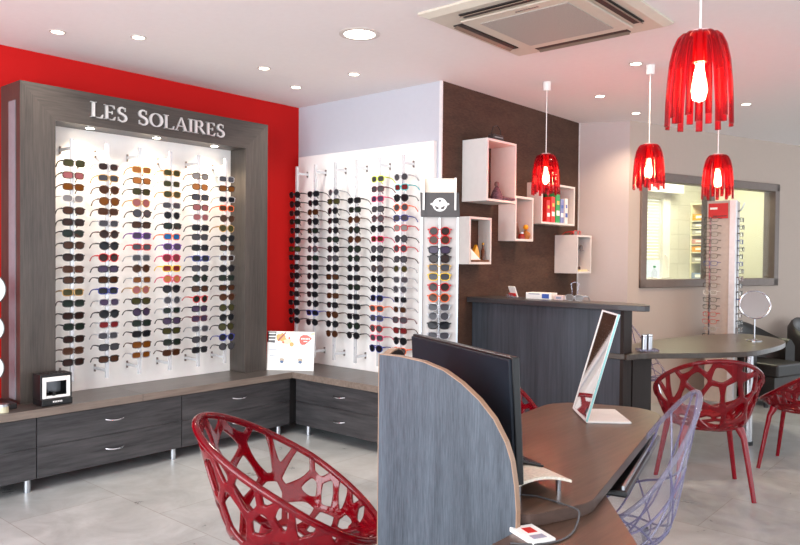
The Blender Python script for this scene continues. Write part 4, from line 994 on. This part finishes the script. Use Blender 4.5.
# round white discs stand
ds = thing('disc_stand', 'display stand with three stacked white oval discs cut by the left edge', 'display stand', (-4.82, 1.722, BZ))
MB().box((-.09, -.13, 0), (.15, .11, .035)).build('base', M['black_pl'], ds, bevel=.004)
MB().cyl((-.02, -.02, 0), .012, .03, 1.22 - BZ + .1, 12).build('pole', M['chrome'], ds, smooth=True)
for z_, r_ in ((1.232, .10), (.994, .09), (.75, .088)):
    mb = MB(); mb.extrude([(.04, -.01 + r_ * .95 * math.cos(2 * PI * k / 40), z_ - BZ + r_ * math.sin(2 * PI * k / 40)) for k in range(40)], (.012, 0, 0))
    dd = mb.build('disc', C('white_disc', (226, 236, 232), .4), ds, bevel=.003)
    mb = MB(); mb.tube([(.053, -.01 + r_ * .92 * math.cos(2 * PI * k / 40), z_ - BZ + r_ * .97 * math.sin(2 * PI * k / 40)) for k in range(40)], .003, 6, closed=True); mb.build('disc_rim', C('dark_rim', (60, 58, 58)), dd, smooth=True)
    MB().box((-.02, -.02, z_ - BZ - .006), (.042, .0, z_ - BZ + .006)).build('disc_arm', M['chrome'], ds)
t = thing('flower_charm', 'purple and yellow paper flower clipped between the lower white discs', 'ornament', (-4.755, 1.70, .86))
for k in range(6):
    a = 2 * PI * k / 6; MB().lathe([(.0001, -.012), (.013, 0), (.0001, .012)], 8, (0, .028 * math.cos(a), .028 * math.sin(a))).build('petal', C('purple_petal', (120, 60, 160)) if k % 2 else C('yellow_petal', (226, 196, 40)), t, smooth=True)
MB().lathe([(.0001, -.011), (.012, 0), (.0001, .011)], 8, (0.004, 0, 0)).build('flower_centre', C('green_petal', (110, 170, 60)), t, smooth=True)
t = thing('small_tin', 'small cream tin on the bench at the left edge', 'tin', (-4.62, 1.73, BZ))
MB().lathe([(.0001, 0), (.032, 0), (.032, .04), (.0001, .04)], 20).build('tin_body', C('cream_tin', (205, 200, 170), .4), t, smooth=True)
MB().lathe([(.034, .036), (.034, .05), (.0001, .05)], 20).build('tin_lid', M['alu'], t, smooth=True)
# poster card leaning in the corner
po = thing('poster', 'white advertising card with red blob and orange splashes leaning on the bench', 'poster', (-4.63, 3.95, BZ), 0)
P0 = Vector((-4.795, 3.855, BZ)); P1 = Vector((-4.475, 4.075, BZ)); pe = (P1 - P0).normalized(); pn = Vector((pe.y, -pe.x, 0)); pu = (Vector((0, 0, 1)) - pn * .10).normalized()
PW, PH = (P1 - P0).length + .012, .322
def pc(u, v, o=0): return P0 + pe * (u * PW) + pu * (v * PH) + pn * o
MB().extrude([pc(0, 0), pc(1, 0), pc(1, 1), pc(0, 1)], -pn * .004).build('card', M['paper'], po, world=True)
def patch(name, pts, mat, o=.0008): MB().extrude([pc(u, v, o) for u, v in pts], -pn * .0006).build(name, mat, po, world=True)
def blob(cx, cy, rx, ry, n=18, j=.0, seed=1):
    rg = random.Random(seed); return [(cx + rx * math.cos(2 * PI * k / n) * (1 + rg.uniform(-j, j)), cy + ry * math.sin(2 * PI * k / n) * (1 + rg.uniform(-j, j))) for k in range(n)]
patch('dark_heading', [(.0, .72), (.16, .70), (.19, .99), (.0, .99)], C('poster_brown', (44, 30, 30)))
for k in range(3): patch('heading_text', [(.03, .93 - .08 * k), (.17 + .02 * (k % 2), .93 - .08 * k), (.17 + .02 * (k % 2), .96 - .08 * k), (.03, .96 - .08 * k)], M['paper'], .0016)
patch('orange_splash', blob(.30, .84, .10, .11, 14, .3, 3), C('poster_orange', (240, 150, 60)))
patch('brown_splash', [(.22, .74), (.27, .78), (.40, .96), (.38, .98), (.24, .82)], C('poster_rust', (150, 66, 30)), .0016)
patch('orange_dot', blob(.52, .67, .045, .055), M['poster_orange'])
patch('red_dot', blob(.465, .83, .022, .03), C('poster_red', (226, 70, 50)))
patch('red_dot', blob(.34, .72, .022, .03), M['poster_red'])
patch('pale_glow', blob(.40, .74, .11, .07, 16, .2, 5), C('poster_peach', (248, 206, 160)), .0005)
patch('red_blob', [(.68, .80), (.70, .88), (.76, .92), (.84, .92), (.91, .87), (.95, .82), (.91, .79), (.86, .73), (.80, .67), (.74, .66), (.69, .71)], M['poster_red'])
for k in range(6): patch('blob_text', [(.72 + .032 * k, .80), (.742 + .032 * k, .80), (.742 + .032 * k, .84), (.72 + .032 * k, .84)], M['paper'], .0016)
patch('blob_text', [(.77, .74), (.85, .74), (.85, .765), (.77, .765)], M['paper'], .0016)
patch('text_line', [(.04, .52), (.32, .51), (.32, .525), (.04, .535)], C('grey_ink', (140, 150, 170)))
patch('text_line', [(.06, .36), (.20, .355), (.20, .37), (.06, .375)], M['grey_ink'])
for cx in (.32, .71):
    patch('product_picture', blob(cx, .27, .055, .05, 12, .25, 8), C('poster_tan', (170, 150, 130)))
    patch('product_picture', blob(cx, .22, .04, .035, 12, .2, 9), C('poster_blue', (50, 84, 130)), .0016)
patch('orange_corner', [(.90, .90), (.99, .93), (.99, .99), (.93, .97)], M['poster_peach'])

# ------------------------------------------------------------------ armchairs
def armchair(label, loc, rz, first=None):
    if first is not None: return dup(first, loc, rz, label, 'black leather tub chairs')
    t = thing('armchair', label, 'armchair', loc, rz, 'black leather tub chairs')        # faces -y
    mb = MB(); n = 26; ro, ri = .37, .26
    outer, inner = [], []
    pts = []
    for k in range(n + 1):
        a = -.35 + (PI + .70) * k / n; w = max(0, math.sin(a)); h = .64 + .17 * max(0, w) ** 1.5
        pts.append((a, h))
    vs = []; fs = []
    sect = 8
    for a, h in pts:
        c, s = math.cos(a), math.sin(a); mid = (ro + ri) / 2; th = (ro - ri) / 2
        ring = [(ro, .08), (ro, h - .07), (ro - .03, h - .02), (mid, h), (ri + .03, h - .02), (ri, h - .07), (ri, .08)]
        for r_, z_ in ring: vs.append((r_ * c, r_ * s * .95, z_))
    m_ = 7
    for k in range(n):
        for j in range(m_): fs.append((k * m_ + j, (k + 1) * m_ + j, (k + 1) * m_ + (j + 1) % m_, k * m_ + (j + 1) % m_))
    fs.append(tuple(range(m_))); fs.append(tuple(n * m_ + j for j in range(m_)))
    mb.add(vs, fs).build('tub_back', M['leather'], t, smooth=True)
    def D(r, f): return [(r * math.cos(-.30 + (PI + .6) * k / 20), r * .95 * math.sin(-.30 + (PI + .6) * k / 20)) for k in range(21)] + [(-r * .9, f), (r * .9, f)]
    MB().prism(D(.262, -.27), .08, .30).build('seat_base', M['leather'], t)
    MB().prism(D(.258, -.30), .30, .43).build('seat_cushion', M['leather'], t, bevel=.02)
    for x, y_ in ((-.26, -.2), (.26, -.2), (-.2, .25), (.2, .25)): MB().cyl((x, y_, 0), .022, 0, .085, 12).build('foot', M['black_pl'], t)
    return t
wall_face = math.atan2(dW.y, dW.x) - PI / 2     # back against the interior window wall
a0 = armchair('black leather tub armchair nearer to the low table', (-2.06, 8.12, 0), wall_face + PI / 2 + R(0))
armchair('black leather tub armchair at the right edge, farther back', (-1.72, 9.18, 0), wall_face + PI / 2, a0)

# ------------------------------------------------------------------ pendant lamps
def make_pendant(label, loc, shade_top):
    """loc: ceiling point, shade_top: z of shade top relative to the ceiling"""
    t = thing('pendant_lamp', label, 'lamp', loc, 0, 'red ribbed pendant lamps')
    MB().lathe([(.0001, 0), (.030, 0), (.028, -.065), (.0001, -.07)], 20).build('canopy', M['white'], t, smooth=True)
    s = shade_top
    MB().cyl((0, 0, 0), .0035, s, -.06, 8).build('cord', M['white'], t)
    mb = MB(); NR = 20
    for k in range(NR):
        a = 2 * PI * k / NR; L_ = .315 if k % 2 == 0 else .290
        prof = [(.028, 0), (.048, -.004), (.064, -.018), (.078, -.05), (.089, -.10), (.096, -.17), (.100, -.23), (.102, -L_)]
        er = Vector((math.cos(a), math.sin(a), 0)); et = Vector((-math.sin(a), math.cos(a), 0)); vs = []
        for i, (r_, z_) in enumerate(prof):
            w = r_ * math.sin(PI / NR) * (1.0 if z_ > -.06 else .94 if z_ > -.12 else .82 if z_ > -.2 else .70); th = .009 if k % 2 == 0 else .006
            if k % 2: r_ -= .004
            for dt, dr in ((-w, 0), (-w * .6, th), (w * .6, th), (w, 0), (w * .5, -.002), (-w * .5, -.002)):
                p = er * (r_ + dr) + et * dt; vs.append((p.x, p.y, s + z_))
        m_ = 6; fs = [(i * m_ + j, i * m_ + (j + 1) % m_, (i + 1) * m_ + (j + 1) % m_, (i + 1) * m_ + j) for i in range(len(prof) - 1) for j in range(m_)]
        fs += [tuple(range(m_)), tuple((len(prof) - 1) * m_ + j for j in range(m_))]
        mb.add(vs, fs)
    mb.build('shade', M['red_shade'], t, smooth=True)
    MB().lathe([(.0001, s + .004), (.034, s + .004), (.034, s - .004), (.0001, s - .004)], 20).build('top_cap', C('pale_cap', (220, 190, 186)), t)
    so = MB().lathe([(.0001, s - .004), (.022, s - .004), (.024, s - .10), (.0001, s - .10)], 16).build('socket', see_through('pinkish_socket', (1, .6, .55, 1), (.8, .35, .3, 1), .4), t, smooth=True)
    MB().lathe([(.0001, s - .10), (.013, s - .105), (.015, s - .13), (.023, s - .165), (.027, s - .195), (.020, s - .222), (.0001, s - .235)], 16).build('bulb', M['bulb'], t, smooth=True)
    return t
pe0 = make_pendant('largest red ribbed pendant lamp, nearest, hanging at the top right', (-.854, 2.517, CEIL), 2.215 - CEIL)
def pend(loc, top, label):
    # shade height differs a little: shift by cord length
    d = dup(pe0, (loc[0], loc[1], CEIL), 0, label)
    return d
pend((-2.845, 5.0), 0, 'red ribbed pendant lamp before the brown wall, leftmost of the four')
pend((-2.036, 5.01), 0, 'red ribbed pendant lamp over the counter end, left of the interior window')
pend((-1.70, 5.42), 0, 'red ribbed pendant lamp hanging before the eyeglasses tower')
# shade tops of the three far lamps sit higher: shorten cord
for o in list(col.objects):
    if o.name.startswith('pendant_lamp.'):
        for ch in o.children:
            if ch.name.startswith(('shade', 'top_cap', 'socket', 'bulb')): ch.location.z = .045 if not o.name.endswith('003') else -.01
            if ch.name.startswith('cord'): ch.location.z = 0; ch.scale = (1, 1, (.60 - .04) / .60) if not o.name.endswith('003') else (1, 1, 1.01)

# ------------------------------------------------------------------ ceiling unit and lights
ac = thing('air_conditioner', 'square cream cassette air conditioner set in the ceiling', 'air conditioner', (-2.085, 3.66, CEIL))
hw = .52
MB().lathe([(.0001, 0)] + [(hw * 1.41421, 0), (hw * 1.41421, -.012), (hw * 1.30, -.032), (.0001, -.034)], 4, (0, 0, 0), R(45), R(405)).build('casing', M['ac'], ac)
for k in range(4):
    a = k * PI / 2; mb = MB(); ex = Vector((math.cos(a), math.sin(a), 0)); ey = Vector((-math.sin(a), math.cos(a), 0))
    sl = MB().obox(ex * .405 + Vector((0, 0, -.0345)), ey, ex, (0, 0, 1), .30, .030, .004).build('air_slot', M['dark'], ac)
    MB().obox(ex * .418 + Vector((0, 0, -.041)), ey, ex - Vector((0, 0, .5)), (0, 0, 1), .295, .016, .002).build('louver', C('brown_grey_flap', (128, 112, 98)), sl)
MB().box((-.35, -.35, -.046), (.35, .35, -.034)).build('centre_panel', M['ac'], ac, bevel=.006)
MB().box((-.27, -.27, -.050), (.27, .27, -.046)).build('grille', M['ac_grille'], ac)
mb = MB()
for k in range(9): mb.box((-.30 + .0, .02 + .014 * k, -.0475), (-.292, .029 + .014 * k, -.046)) 
mb2 = MB()
for k in range(9): mb2.box((-.02 + .016 * k, -.315, -.0475), (-.008 + .016 * k, -.300, -.046))
mb2.build('logo_mark', C('grey_logo', (110, 104, 98)), ac)

def downlight(label, x, y_, r, mat, name='downlight', group='small recessed ceiling spots'):
    t = thing(name, label, 'light', (x, y_, CEIL), 0, group)
    MB().lathe([(r * .74, -.001), (r * .78, -.006), (r, -.004), (r, 0)], 28).build('trim_ring', C('trim_ring_white', (206, 196, 188), .3), t, smooth=True)
    MB().lathe([(.0001, -.003), (r * .76, -.003), (r * .76, -.0005), (.0001, -.0005)], 24).build('lamp_lens', mat, t)
    return t
downlight('large round lit downlight in the middle of the ceiling', -3.12, 3.21, .125, glow('big_downlight', (1, .93, .80, 1), 9), 'large_downlight', 'large downlights')
dl = [(-4.52, 2.01, 'leftmost small ceiling spot above the framed case'), (-4.235, 2.383, 'second small ceiling spot from the left'), (-4.215, 3.352, 'small ceiling spot above the header, left of the far corner'),
      (-4.483, 3.887, 'small ceiling spot nearest the red wall corner'), (-3.828, 3.883, 'small ceiling spot above the white wall panel'), (-2.096, 4.90, 'small ceiling spot just left of the second pendant canopy'),
      (-2.738, 5.689, 'small ceiling spot right of the leftmost pendant cord'), (-2.793, 6.551, 'small ceiling spot above the pale wall corner'), (-1.894, 6.758, 'small ceiling spot on the right side beyond the largest pendant')]
for x, y_, l in dl: downlight(l, x, y_, .048, M['led'])

# ------------------------------------------------------------------ lights
def spot_light(name, loc, power, color, angle, blend=.6, target=None, rad=.02):
    d = bpy.data.lights.new(name, 'SPOT'); d.energy = power; d.color = color; d.spot_size = R(angle); d.spot_blend = blend; d.shadow_soft_size = rad
    o = bpy.data.objects.new(name, d); col.objects.link(o); o.location = loc
    dirv = (Vector(target) - Vector(loc)) if target else Vector((0, 0, -1))
    o.rotation_euler = dirv.to_track_quat('-Z', 'Y').to_euler(); return o
for y_ in (2.38, 2.88, 3.38): spot_light('case_spot', (-4.855, y_, OT - .02), 15, (1, .80, .54), 130, .9, (-4.93, y_, .5), .03)
for i, (x, y_, l) in enumerate(dl): spot_light('ceiling_spot', (x, y_, CEIL - .02), 18 if i < 5 else 34, (1, .93, .84) if i < 5 else (1, .76, .52), 120, .9, None, .03)
spot_light('downlight_lamp', (-3.12, 3.21, CEIL - .03), 40, (1, .94, .86), 150, .9, None, .10)
d = bpy.data.lights.new('back_room_light', 'AREA'); d.energy = 30; d.color = (1, .96, .72); d.size = .8
o = bpy.data.objects.new('back_room_light', d); col.objects.link(o); o.location = W(2.2, .85, CEIL - .02)
# daylight through the shop windows (behind and to the right of the viewpoint)
def area(name, loc, target, sx, sy, power, color):
    d = bpy.data.lights.new(name, 'AREA'); d.shape = 'RECTANGLE'; d.size = sx; d.size_y = sy; d.energy = power; d.color = color
    o = bpy.data.objects.new(name, d); col.objects.link(o); o.location = loc
    o.rotation_euler = (Vector(target) - Vector(loc)).to_track_quat('-Z', 'Y').to_euler(); return o
area('shop_window_daylight', (-1.5, -2.6, 1.5), (-2.2, 3, 1.2), 5, 2.4, 170, (.90, .95, 1))

w = bpy.data.worlds.new('world'); bpy.context.scene.world = w; w.use_nodes = True
bg = w.node_tree.nodes['Background']; bg.inputs['Color'].default_value = (.88, .94, 1, 1); bg.inputs['Strength'].default_value = 1.6

vs_ = bpy.context.scene.view_settings
bpy.context.scene.display_settings.display_device = 'sRGB'
vs_.view_transform = 'Standard'; vs_.look = 'None'; vs_.exposure = .75; vs_.gamma = 1; vs_.use_curve_mapping = False
cy = bpy.context.scene.cycles
cy.max_bounces = 10; cy.transparent_max_bounces = 24; cy.sample_clamp_indirect = 6; cy.use_denoising = True
try: cy.denoiser = 'OPENIMAGEDENOISE'
except Exception: pass
